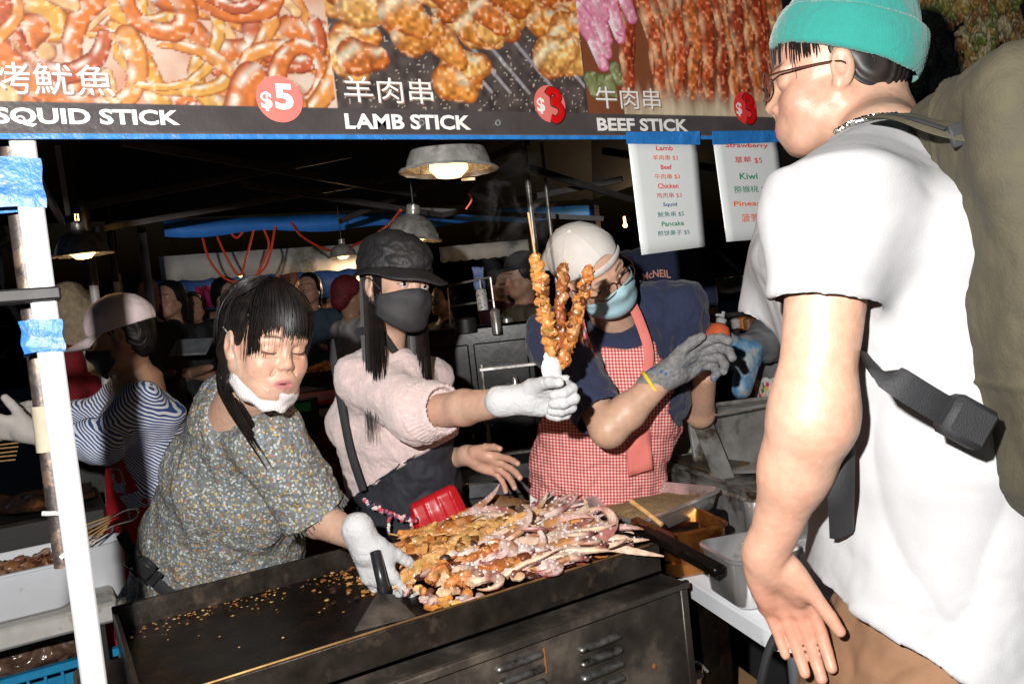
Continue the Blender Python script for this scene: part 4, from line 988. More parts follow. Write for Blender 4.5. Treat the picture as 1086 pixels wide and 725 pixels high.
    mb = MB(); mb.tube(bez([P(897, 385, .98), P(893, 450, .99), P(892, 520, .985), P(893, 566, 1.03)], 18), .017, 8, flat=.3, upv=FW); mb.build('hanging_strap', MATS['black_webbing'], t)
# ---------------------------------------------------------------- flat print and lettering
BY = 1.42
def text(body, x0, x1, z0, z1, y, m, parent, name='lettering', bold=.0, italic=0, tilt=0):
    c = bpy.data.curves.new('t', 'FONT'); c.body = body; c.size = 1; c.offset = bold if body.isascii() else 0; c.shear = italic; c.resolution_u = 3
    o = bpy.data.objects.new('t', c); COL.objects.link(o); dg = bpy.context.evaluated_depsgraph_get(); dg.update()
    me = bpy.data.meshes.new_from_object(o.evaluated_get(dg)); COL.objects.unlink(o); bpy.data.objects.remove(o)
    v = A([p.co[:] for p in me.vertices]); f = [tuple(p.vertices) for p in me.polygons]
    lo, hi = v.min(0), v.max(0); u = (v-lo)/(hi-lo+1e-9)
    X = x0+u[:, 0]*(x1-x0); Z = z0+u[:, 1]*(z1-z0)+tilt*(X-x0); Y = np.full(len(v), y)
    return mesh(name, np.stack([X, Y, Z], 1), f, m, parent, smooth=False)
def flatmat(name, col, rough=.6): return mat(name, col, rough, var=.04, bmp=0)
T_white = flatmat('white_print', (.62, .60, .58)); T_red = flatmat('red_print', (.62, .02, .02)); T_dred = flatmat('scarlet_marker', (.46, .004, .004), .3); T_blk = flatmat('black_print', (.02, .02, .02))
T_green = flatmat('green_print', (.02, .22, .10)); T_blue = flatmat('blue_print', (.03, .06, .22)); T_org = flatmat('orange_print', (.75, .11, .02)); T_teal = flatmat('teal_print', (.04, .20, .20)); T_brick = flatmat('salmon_print', (.52, .13, .11))

def bz(px, py): q = ony(px, py, BY); return q[0], q[2]
def banner():
    x0, x1 = -.75, 3.1; zb = 1.797; slope = .017   # the lower edge sags up towards the right
    H = .46; nx, nz = 1480, 178
    X = np.linspace(x0, x1, nx)[:, None]*np.ones((1, nz)); Zr = np.ones((nx, 1))*np.linspace(0, H, nz)[None]
    root = thing('food_banner', 'long printed food banner with photos of grilled squid, lamb and beef', 'banner', (x0, BY, zb))
    C = np.zeros((nx, nz, 3)); rs = np.random.RandomState(5)
    px = [bz(p, 60)[0] for p in (352, 618, 835, 930)]
    p3 = np.stack([X*1.0, Zr, 0*X], 2)
    # squid panel
    n1 = fbm(p3*14, 3, 1)[..., None]; C[:] = V(.80, .50, .36)+n1*V(.25, .5, .5)
    def stroke(pts, w, edge, body, hi, x_lo, x_hi, spec=.5, rough=.0, seed=0):
        a, b = pts.min(0)-w*1.2, pts.max(0)+w*1.2
        i0, i1 = int(np.clip((max(a[0], x_lo)-x0)/(x1-x0)*(nx-1), 0, nx-1)), int(np.clip((min(b[0], x_hi)-x0)/(x1-x0)*(nx-1), 0, nx))
        j0, j1 = int(np.clip(a[1]/H*(nz-1), 0, nz-1)), int(np.clip(b[1]/H*(nz-1)+1, 0, nz))
        if i1 <= i0 or j1 <= j0: return
        gx, gz = X[i0:i1, j0:j1], Zr[i0:i1, j0:j1]; best = np.full(gx.shape, 9.); sd = np.zeros(gx.shape); tt = np.zeros(gx.shape); m = len(pts)
        for k in range(m-1):
            p, q = pts[k], pts[k+1]; d = q-p; LL = d@d+1e-12; t = np.clip(((gx-p[0])*d[0]+(gz-p[1])*d[1])/LL, 0, 1)
            ex, ez = gx-p[0]-t*d[0], gz-p[1]-t*d[1]; r = np.sqrt(ex*ex+ez*ez); wl = w*(1-.6*(k+t)/m)
            u = r/wl; s_ = (ez*.8-ex*.6)/wl; mk = u < best; best = np.where(mk, u, best); sd = np.where(mk, s_, sd); tt = np.where(mk, k+t, tt)
        al = sst(1.0, .88, best)[..., None]; nn = vnoise(np.stack([gx*130, gz*130, 0*gx+seed], 2), seed)[..., None]
        c = edge+(body-edge)*sst(1, .5, best)[..., None]; h = np.exp(-((sd-.35)/.22)**2)*(best < .95); h = h*(.55+.45*np.sin(tt*3+seed))
        c = c*(1+.25*nn*(1+rough))+(hi-c)*np.clip(h*spec*1.5+(nn[..., 0] > .55)*.35, 0, 1)[..., None]
        C[i0:i1, j0:j1] = C[i0:i1, j0:j1]*(1-al)+c*al
    for k in range(200):
        c = V(rs.uniform(x0, px[0]+.05), rs.uniform(.03, H)); a = rs.uniform(0, 6.28); pts = [c]; cv = rs.normal()*.35
        for j in range(12): a += cv*.6+rs.normal()*.15; pts.append(pts[-1]+.020*V(math.cos(a), math.sin(a)))
        cc = [V(.80, .22, .04), V(.86, .34, .07), V(.62, .13, .04), V(.92, .56, .26), V(.88, .44, .08)][rs.randint(5)]
        stroke(A(pts), rs.uniform(.010, .034), cc*V(.40, .18, .12), cc, V(1, .93, .80), x0, px[0], .7, 0, k)
    # lamb panel: dark plate, golden lumps, steel skewers
    m = (X > px[0]) & (X <= px[1]); n2 = vnoise(p3*70, 2); C[m] = (V(.085, .065, .06)*(1+.5*n2[..., None]))[m]; C[m & (vnoise(p3*240, 4) > .72)] = V(.5, .42, .35)
    for k in range(9):
        a = V(px[0]+.12+.07*k+rs.uniform(-.03, .03), .30); stroke(A([a, a+V(.19, -.21)]), .006, V(.12, .10, .10), V(.38, .35, .36), V(.85, .8, .8), px[0], px[1], .8, 0, k)
    for k in range(120):
        u = rs.uniform(0, 1); c = V(px[0]+(px[1]-px[0])*u, .47-rs.rand()*(.33 if u < .3 or u > .55 else .40)+(.10 if .62 < u < .8 else 0)); a = rs.uniform(-1, .3)
        if c[1] < .12 and u > .45: continue
        pts = A([c+V(math.cos(a), math.sin(a))*t for t in (0, .02, .045)])
        cc = [V(.80, .30, .05), V(.66, .18, .03), V(.86, .44, .12)][rs.randint(3)]
        stroke(pts, rs.uniform(.03, .052), cc*V(.5, .3, .25), cc, V(1, .88, .62), px[0], px[1], .55, 1.2, k+300)
    # beef panel
    m = (X > px[1]) & (X <= px[2]); C[m] = V(.22, .07, .03)
    for k in range(20):
        c = V(px[1]+.10+(px[2]-px[1]-.05)*(k/20)+rs.normal()*.01, .46); pts = [c]
        for j in range(9): pts.append(pts[-1]+V(rs.normal()*.008, -.040))
        if k % 2 == 0 or 1: stroke(A(pts)[::1], .038, V(.13, .018, .008), [V(.55, .09, .025), V(.42, .06, .02), V(.66, .16, .04)][k % 3], V(1, .62, .35), px[1]+.09, px[2], .5, 1.6, k+500)
    for k in range(10):
        c = V(px[1]+rs.uniform(0, .10), rs.uniform(.20, .46)); stroke(A([c, c+V(.03, -.04), c+V(.05, -.10)]), .028, V(.62, .10, .26), V(.80, .30, .42), V(1, .85, .88), px[1], px[2], .9, 0, k+600)
    for k in range(8):
        c = V(px[1]+rs.uniform(0, .10), rs.uniform(.07, .17)); stroke(A([c, c+V(.01, -.03)]), .016, V(.08, .12, .03), V(.24, .26, .10), V(.6, .6, .4), px[1], px[2], .4, 0, k+620)
    g = sst(.125, .055, Zr+.02*vnoise(p3*V(60, 8, 1)))*(X > px[1]+.10)*(X <= px[2]); C = C*(1-g[..., None]*.85)+V(.72, .60, .42)*(1+.25*vnoise(p3*V(90, 6, 1), 7)[..., None])*g[..., None]*.85
    # pancake panel
    m = (X > px[2]); C[m] = V(.014, .012, .011)
    for k in range(420):
        c = V(rs.uniform(px[2]+.15, x1), .47-rs.rand()**1.1*.36); a = rs.uniform(0, 3.1)
        cc = [V(.62, .42, .10), V(.70, .60, .34), V(.34, .16, .05), V(.25, .30, .06), V(.50, .24, .07)][rs.randint(5)]
        stroke(A([c, c+V(math.cos(a), math.sin(a))*.03, c+V(math.cos(a+.7), math.sin(a+.7))*.06]), rs.uniform(.008, .034), cc*.3, cc, V(.95, .88, .62), px[2], x1, .4, 1, k+700)
    # bottom strip
    st = (Zr < .050) & (X < px[3]); sc = V(.085, .072, .072)*(1+.25*fbm(p3*30, 3, 6)[..., None]); C[st] = sc[st]; C[(Zr < .050) & (X >= px[3])] = V(.014, .012, .011)
    C[(Zr < .003) & (X < px[3])] = V(.16, .13, .13)
    haze_fade = (.05*sst(1.1, -.3, X))[..., None]; C = np.clip(C*(1-haze_fade)+V(.85, .75, .75)*haze_fade, 0, 1)*(.50+.3*sst(.2, 1.6, X))[..., None]  # faded print, with flash haze painted in as paler colour towards the left
    Y = BY+.006*np.sin(X*5)+.004*vnoise(p3*V(5, 3, 1))-.0
    Yf = lambda x: 0
    v = np.stack([X, np.full_like(X, BY), zb+slope*(X-0)*.75+Zr], 2).reshape(-1, 3)
    i, j = np.meshgrid(np.arange(nx-1), np.arange(nz-1), indexing='ij'); a = (i*nz+j).ravel(); f = np.stack([a, a+nz, a+nz+1, a+1], 1)
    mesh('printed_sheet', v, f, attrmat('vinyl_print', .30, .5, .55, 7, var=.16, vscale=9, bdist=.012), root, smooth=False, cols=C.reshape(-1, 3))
    b = MB(); b.box(((x0+x1)/2, BY+.006, zb+H/2+.02), (x1-x0, .006, H+.02)); 
    o = b.build('backing', M_black, root, False)
    for w in o.data.vertices: w.co.z += slope*.75*(w.co.x+x0)-.0
    zz = lambda x: zb+slope*.75*x
    # blue binding under the lower edge
    b = MB(); b.bar((x0, BY-.002, zz(x0)-.003), (x1*.62, BY-.002, zz(x1*.62)-.003), .005, .008); b.build('blue_binding', M_tape, root, False)
    def word(s, pa, pb, y, h, m, up_=0, bold=.034, it=0, name='lettering', off=.003, dz=0):
        xa, xb = bz(pa, y)[0], bz(pb, y)[0]; z = zz((xa+xb)/2)+up_; return text(s, xa, xb, z, z+h, BY-off, m, root, name, bold, it, tilt=slope*.75)
    word('SQUID STICK', -6, 190, 125, .029, T_white, .010); word('LAMB STICK', 365, 498, 127, .029, T_white, .010); word('BEEF STICK', 632, 728, 128, .029, T_white, .010)
    sh = flatmat('brown_shadow_print', (.20, .12, .09))
    for s, pa, pb, y, h, u in (('烤魷魚', -12, 119, 78, .048, .060), ('羊肉串', 363, 457, 90, .048, .060), ('牛肉串', 630, 698, 97, .048, .060)):
        word(s, pa+1.5, pb+1.5, y, h, sh, u-.002, .045, off=.002); word(s, pa, pb, y, h, T_white, u, .035, off=.004)
    word('煎餅果子', 980, 1046, 98, .040, flatmat('cream_outline_print', (.45, .40, .34)), .062, .0, .25, off=.003); word('ROLLER', 985, 1030, 120, .022, flatmat('tan_print', (.30, .20, .10)), .018, .0)
    for cx, cy, r, dol, num in ((296, 106, .041, 1, '5'), (582, 111, .0395, 1, '3'), (789, 115, .040, 1, '3')):
        X_, Z_ = bz(cx, cy); a = np.linspace(0, 2*math.pi, 41)[:-1]
        pts = [(X_, BY-.0045, Z_)]+[(X_+r*math.cos(t), BY-.0045, Z_+r*math.sin(t)) for t in a]
        mesh('price_badge', pts, [(0, 1+k, 1+(k+1) % 40) for k in range(40)], T_brick if num == '5' or cx == 582 else flatmat('crimson_print', (.60, .03, .03)), root, False)
        text('$', X_-.034, X_-.014, Z_-.022, Z_+.012, BY-.006, T_white, root, 'price', .03)
        if num == '5': text('5', X_-.009, X_+.024, Z_-.019, Z_+.027, BY-.006, T_white, root, 'price', .04)
        else:
            b = MB(); k = [(-.006, .018), (.004, .028), (.020, .022), (.020, .010), (.004, .004), (.022, -.004), (.026, -.020), (.012, -.034), (-.002, -.030)]
            b.tube(bez([(X_+p, BY-.007, Z_+q) for p, q in k], 30), .0095, 8, flat=.10, upv=(0, 1, 0)); b.build('marker_outline', flatmat('dark_red_marker', (.09, .006, .006)), root)
            b = MB(); b.tube(bez([(X_+p, BY-.009, Z_+q) for p, q in k], 30), .0068, 8, flat=.12, upv=(0, 1, 0)); b.build('painted_three', T_dred, root)
    # eyelets
    for ex, ey in ((22, 128), (446, 131), (527, 131)):
        X_, Z_ = bz(ex, ey); b = MB(); b.lathe((X_, BY-.004, Z_), [(.0032, 0), (.0035, .002), (.0065, .002), (.0068, 0)], (0, -1, 0), 16); b.build('eyelet', M_steel, root)
    return root
def menu(label, px, lines, seed, tape):
    TL, TR, BR, BL = [A((bz(*p)[0], BY-.012, bz(*p)[1])) for p in px]
    root = thing('menu_sheet', label, 'menu', (TL+TR)/2)
    v = []; n = 9
    for i in range(n):
        for j in range(n):
            u, w = i/(n-1), j/(n-1); q = (TL*(1-u)+TR*u)*(1-w)+(BL*(1-u)+BR*u)*w; v.append(q+V(0, -.0, 0))
    o = mesh('paper', v, [(i*n+j, i*n+j+1, (i+1)*n+j+1, (i+1)*n+j) for i in range(n-1) for j in range(n-1)], mat('laminated_paper', (.60, .62, .62), .25, var=.02, bmp=.05), root)
    md = o.modifiers.new('t', 'SOLIDIFY'); md.thickness = .0015; md.offset = -1
    for s, cx, y, w, h, m in lines:
        a, b = bz(cx-w/2, y+h/2), bz(cx+w/2, y-h/2); text(s, a[0], b[0], a[1], a[1]+h*.00215*.82, BY-.0145, m, root, 'lettering', .012, tilt=-.0)
    b = MB(); q = [A((bz(*p)[0], 0, bz(*p)[1])) for p in tape]; b.add([p+V(0, BY-.0165+.002*(k > 1), 0) for k, p in enumerate(q)]+[p+V(0, BY-.0135+.002*(k > 1), 0) for k, p in enumerate(q)], [(0, 1, 2, 3), (7, 6, 5, 4), (0, 4, 5, 1), (1, 5, 6, 2), (2, 6, 7, 3), (3, 7, 4, 0)])
    b.build('tape', M_tape, root, False)
def menus():
    menu('laminated menu sheet listing lamb, beef, chicken, squid and pancake prices, hung by blue tape', [(662, 148), (736, 150), (745, 262), (677, 271)],
         [('Lamb', 700, 158, 17, 6, T_red), ('羊肉串 $3', 701, 168, 26, 7, T_org), ('Beef', 702, 178, 11, 6, T_red), ('牛肉串 $3', 703, 188, 26, 7, T_org), ('Chicken', 704, 198, 21, 6.5, T_red), ('鸡肉串 $3', 705, 208, 26, 7, T_brick), ('Squid', 706, 218, 14, 6, T_blue), ('魷魚串 $5', 707, 228, 27, 7, T_teal), ('Pancake', 709, 238, 23, 6, T_green), ('煎饼果子 $5', 710, 248, 33, 7, T_teal)], 1,
         [(660, 142), (737, 141), (738, 155), (661, 154)])
    menu('laminated menu sheet listing strawberry, kiwi and pineapple prices in big type', [(752, 147), (822, 149), (833, 252), (767, 257)],
         [('Strawberry', 787, 155, 44, 8, T_red), ('草莓 $5', 789, 170, 28, 10, T_red), ('Kiwi', 789, 187, 18, 9, T_green), ('猕猴桃 $5', 792, 201, 36, 10, T_green), ('Pineapple', 795, 217, 42, 9, T_org), ('菠萝 $5', 797, 231, 30, 11, T_org)], 2,
         [(751, 141), (824, 140), (824, 152), (752, 155)])

# ---------------------------------------------------------------- tent, poles, lamps
def tube_thing(name, label, cat, pts, r, m, n=8, group=None, part=None):
    b = MB(); b.tube(pts, r, n); o = b.build(name, m, None, loc=pts[0]); return tag(o, label, cat, group)
def tent():
    X0 = .012; ztop = 1.797
    t = thing('tent_upright', 'white square tent leg wrapped with blue tape at the front left corner', 'pole', (X0, BY+.03, 0))
    b = MB(); b.box((X0, BY+.03, 1.05), (.036, .036, 2.1), bev=.003); b.build('leg_tube', M_wpaint, t)
    b = MB(); b.box((X0, BY+.03, .006), (.12, .12, .012), bev=.003); b.build('foot_plate', M_wpaint, t)
    def zat(px, py): return ony(px, py, BY+.01)[2]
    for (pa, ya, yb, wl) in ((20, 168, 221, .062), (44, 340, 375, .014)):
        z0, z1 = zat(pa, yb), zat(pa, ya); b = MB(); n = 14
        loop = [(.0205, -.0205), (.0205, .02), (-.018-wl*.5, .022), (-.022-wl, .01), (-.022-wl, -.016), (-.018, -.0225)]
        v = []; f = []; m = len(loop)
        for i in range(n):
            u = i/(n-1)
            for k, (x, y) in enumerate(loop): v.append((X0+x+.0015*math.sin(u*9+k*2), BY+.03+y-.0008*math.sin(u*13+k), z0+(z1-z0)*u+.004*math.sin(k*1.7)))
        f = [(i*m+k, i*m+(k+1) % m, (i+1)*m+(k+1) % m, (i+1)*m+k) for i in range(n-1) for k in range(m)]
        b.add(v, f); b.build('blue_tape', M_tape, t)
    # clamp joining it to the pipe
    z = zat(60, 311); b = MB(); b.box((X0-.018, BY+.022, z), (.085, .06, .020), bev=.003); b.build('black_clamp', M_dark, t)
    rp = mat('rusty_pipe', (.10, .085, .08), .5, .7, var=.5, scale=30, bmp=.4, dirt=(.28, .20, .15), dth=(.5, .6), dscale=22)
    t = thing('rusty_pipe', 'thin rusty pipe strapped beside the white tent leg, wrapped in old tape', 'pipe', (X0-.02, BY+.09, .9))
    a, c = ony(9, 150, BY+.09), ony(68, 600, BY+.09); b = MB(); b.tube(bez([a, (a+c)/2, c], 20), .0145, 12); b.build('tube', rp, t)
    b = MB(); q = ony(46, 430, BY+.09), ony(52, 478, BY+.09); b.tube([q[0], q[1]], .018, 12); b.build('beige_tape', mat('beige_tape', (.42, .36, .27), .8, var=.2), t)
    b = MB(); q = ony(60, 540, BY+.075), ony(66, 575, BY+.075)
    b.tube(bez([q[0]+V(-.02, -.01, 0), q[0]+V(.012, -.02, -.01), q[1]+V(.02, -.02, 0), q[1]+V(-.005, -.02, -.02)], 14), .004, 6); b.build('tied_plastic', mat('clear_film', (.5, .5, .48), .3, var=.3), t)
    b = MB(); zz = zat(20, 313); b.box((X0-.075, BY+.06, zz), (.13, .03, .020), bev=.003); b.build('crossbar', rp, t)
    # roof and trusses
    t = thing('tent_roof', 'dark underside of the pop-up tent roof with a blue rear valance', 'tent', (1.5, 3, 0))
    v = [(-.1, 1.44, 2.20), (3.4, 1.44, 2.24), (3.4, 4.5, 2.16), (-.1, 4.5, 2.12), (.9, 2.9, 2.95), (2.3, 2.9, 2.97)]
    o = mesh('canopy', v, [(0, 1, 5, 4), (1, 2, 5), (2, 3, 4, 5), (3, 0, 4)], mat('black_polyester', (.012, .012, .014), .8), t, False); o.modifiers.new('t', 'SOLIDIFY').thickness = .004
    bl = mat('royal_blue_polyester', (.03, .22, .75), .6, var=.1)
    a, c = ony(180, 240, 4.45), ony(700, 214, 4.45); v = []; n = 30
    x_a, x_b = ony(175, 250, 4.45)[0], 3.4
    for i in range(n):
        x = x_a+(x_b-x_a)*i/(n-1); zt = 2.11+.0*x; sg = .012*math.sin(i*.9)
        v += [(x, 4.45+.01*math.sin(i*1.3), zt-.0), (x, 4.45, zt-.085-sg)]
    o = mesh('valance', v, [(2*i, 2*i+1, 2*i+3, 2*i+2) for i in range(n-1)], bl, t); o.modifiers.new('t', 'SOLIDIFY').thickness = .003
    fr_ = mat('truss_grey', (.075, .07, .07), .45, .3, var=.2)
    segs = [((79, 221), (372, 164), 2.7, 3.0), ((128, 150), (440, 206), 2.2, 3.2), ((95, 245), (470, 180), 3.4, 3.6), ((255, 195), (480, 230), 3.0, 3.8), ((60, 150), (72, 225), 2.1, 2.4),
            ((470, 228), (660, 190), 3.6, 3.2), ((560, 178), (760, 240), 2.8, 3.9), ((360, 235), (560, 150), 3.9, 3.0), ((640, 160), (830, 190), 2.8, 3.3), ((430, 222), (640, 232), 4.1, 4.1), ((35, 180), (66, 235), 2.0, 2.6)]
    for a, c, d1, d2 in segs:
        b = MB(); b.bar(P(*a, d1), P(*c, d2), .014, .024); b.build('truss_bar', fr_, t, False)
    for x in (.5, 3.35):
        b = MB(); b.box((x, 4.42, 1.05), (.04, .04, 2.1)); b.build('rear_leg', M_dark, t, False)
    # poles seen at the back left
    for k, (a, c, d, lb) in enumerate([((97, 285), (101, 420), 3.3, 'thick white tent pole behind the pink cap, under the left lamp'), ((121, 283), (127, 420), 3.7, 'white tent pole right of the thick one, with a dark upper sleeve'), ((124, 275), (131, 420), 4.0, 'thin white pole farthest right of the pair behind the pink cap')]):
        p0 = P(*a, d); o = MB(); r = (.018, .013, .008)[k]; o.tube([p0+ZZ*-.02, V(p0[0], p0[1], 0)], r, 10)
        t2 = thing('tent_pole', lb, 'pole', (p0[0], p0[1], 0), 'tent poles at the back left'); o.build('white_tube', M_wpaint, t2)
        o = MB(); o.tube([p0+ZZ*.28, p0-ZZ*.07], r*1.12, 10); o.build('dark_sleeve', M_dark, t2)
    # neighbouring tents' valances
    def strip(name, label, pa, pb, d1, d2, h, m, wav=.01, n=24):
        a, c = P(*pa, d1), P(*pb, d2); v = []
        for i in range(n):
            q = a+(c-a)*i/(n-1); v += [q+FW*wav*math.sin(i*1.1), q-ZZ*h*(1+.05*math.sin(i*2.2))]
        o = mesh(name, v, [(2*i, 2*i+1, 2*i+3, 2*i+2) for i in range(n-1)], m, None, loc=a); o.modifiers.new('t', 'SOLIDIFY').thickness = .004; return tag(o, label, 'tent')
    wv = mat('dirty_white_canvas', (.80, .77, .72), .8, var=.1, dirt=(.16, .13, .05), dscale=1.2, dth=(.56, .66))
    strip('white_valance', 'dirty white canopy valance behind the orange cables', (168, 272), (404, 257), 6.2, 6.6, .20, wv)
    strip('white_valance', 'short white canopy valance behind the black cap', (466, 262), (560, 254), 6.0, 6.2, .115, wv)
    strip('blue_tarp', 'blue tarpaulin hanging below the white valance', (150, 300), (404, 276), 6.9, 7.1, .28, mat('deep_blue_tarp', (.02, .08, .34), .6))
    strip('magenta_tarp', 'crumpled magenta cloth hanging over the far crowd', (207, 304), (268, 300), 6.3, 6.4, .17, mat('magenta_cloth', (.40, .02, .13), .6, var=.5, scale=12), .06)
    # cables
    for k, pts in enumerate([[(213, 246, 4.3), (222, 275, 4.3), (240, 296, 4.3), (262, 297, 4.3), (283, 280, 4.3), (292, 240, 4.3)], [(228, 246, 4.35), (240, 272, 4.35), (254, 292, 4.35), (262, 270, 4.35), (269, 244, 4.35)],
                             [(280, 243, 4.3), (285, 262, 4.3), (274, 290, 4.3), (277, 300, 4.3)], [(240, 240, 4.3), (250, 252, 4.3), (258, 246, 4.3)], [(309, 236, 4.3), (322, 252, 4.2), (352, 266, 4.0), (385, 256, 3.6), (410, 240, 3.3), (425, 223, 3.1)], [(497, 205, 2.3), (500, 212, 2.3), (494, 222, 2.3)]]):
        lb = ['widest orange cable loop hanging from the blue tent edge', 'narrow orange cable loop inside the widest one', 'orange cable hanging straight down right of the loops', 'smallest orange cable loop close under the blue edge', 'orange cable sagging to the right towards the dome lamps', 'short orange cable end tied beside the big dome lamp'][k]
        tube_thing('orange_cable', lb, 'cable', bez([P(*q) for q in pts], 30), .0065 if k < 5 else .003, M_orange, 6, 'orange extension cables')
def lamps():
    galv = mat('hammered_aluminium', (.34, .33, .31), .34, .5, var=.35, scale=22, bscale=55, bmp=.6, bdist=.004, dirt=(.12, .09, .06), dth=(.52, .66), dscale=14)
    bulb = mat('warm_bulb', (.9, .7, .4), .4, emit=(1, .62, .26, 3.2), bmp=0)
    for (px, py, d, R, tilt, cord, lb) in [(476, 181, 1.74, .106, (.05, .02), 330, 'largest battered dome lamp hanging right under the banner'), (437, 254, 2.70, .102, (.14, .02), 250, 'dome lamp hanging just above the black cap'),
                                    (88, 270, 2.75, .098, (-.02, .05), 250, 'hammered dome lamp at far left behind the white leg'), (364, 272, 3.7, .070, (.0, .03), 300, 'small shiny dome lamp between the cables and the black cap')]:
        c = P(px, py, d); ax = nrm(ZZ+RT*tilt[0]+(-FW)*tilt[1]); t = thing('dome_lamp', lb, 'lamp', c, 'dome lamps hung in the tent'); b = MB()
        b.lathe(c, [(R*1.0, -.002), (R*1.02, 0), (R*.99, .004), (R*.88, R*.06), (R*.84, R*.22), (R*.76, R*.42), (R*.62, R*.60), (R*.44, R*.73), (R*.26, R*.80), (R*.22, R*.84), (R*.21, R*1.12), (R*.10, R*1.17), (0, R*1.17)], ax, 40)
        b.lathe(c, [(R*.985, 0), (R*.86, R*.055), (R*.82, R*.21), (R*.74, R*.40), (R*.60, R*.58), (R*.42, R*.71), (0, R*.78)], ax, 40)
        o = b.build('reflector', galv, t)
        for w in o.data.vertices: w.co += Vector(V(*RS.normal(size=3))*.0008*R/.1)
        b = MB(); b.lathe(c, [(0, -R*.16), (R*.25, -R*.13), (R*.40, R*.02), (R*.38, R*.2), (R*.2, R*.5), (0, R*.6)], ax, 24); b.build('bulb', bulb, t)
        lp = bpy.data.lights.new('bulb_light', 'POINT'); lp.energy = .7 if d < 3 else .5; lp.color = (1, .62, .30); lp.shadow_soft_size = .02; lpo = bpy.data.objects.new('bulb_light', lp); COL.objects.link(lpo); lpo.parent = t; lpo.location = tuple(-ax*R*.30)
        b = MB(); b.tube([c+ax*R*1.18, c+ax*R*1.18+ZZ*(2.35-c[2]-R*1.2 if c[2] < 2.2 else .2)], .003, 6); b.build('cord', M_dark, t)
        if cord == 330:
            b = MB(); b.bar(c+RT*R*.2+ZZ*.001+FW*R*.97, c+RT*R*.5+FW*R*.86+ZZ*.001, .004, .006); b.build('clip', M_steel2, t)
    for px, py, d, lb in ((255, 292, 6.8, 'tiny warm festoon bulb shining through the orange loops'), (380, 296, 6.8, 'tiny warm bulb shining left of the black cap'), (663, 239, 5.5, 'tiny warm bulb shining beside the white cap'), (83, 243, 3.2, 'tiny red glowing bulb above the far left lamp')):
        b = MB(); c = P(px, py, d); b.blob(c, (.016,)*3, n=10, m=8, amp=0); b.tube([c+ZZ*.01, c+ZZ*.06], .008, 6)
        if d > 5: lp = bpy.data.lights.new('bulb_light', 'POINT'); lp.energy = 5; lp.color = (1, .66, .36); lp.shadow_soft_size = .03; lpo = bpy.data.objects.new('bulb_light', lp); COL.objects.link(lpo); lpo.location = tuple(c-FW*.25-ZZ*.05)
        tag(b.build('festoon_bulb', mat('tiny_bulb', (.9, .6, .2), .4, emit=(1, .55, .15, 9), bmp=0), None, loc=c), lb, 'bulb', 'tiny bulbs in the background')
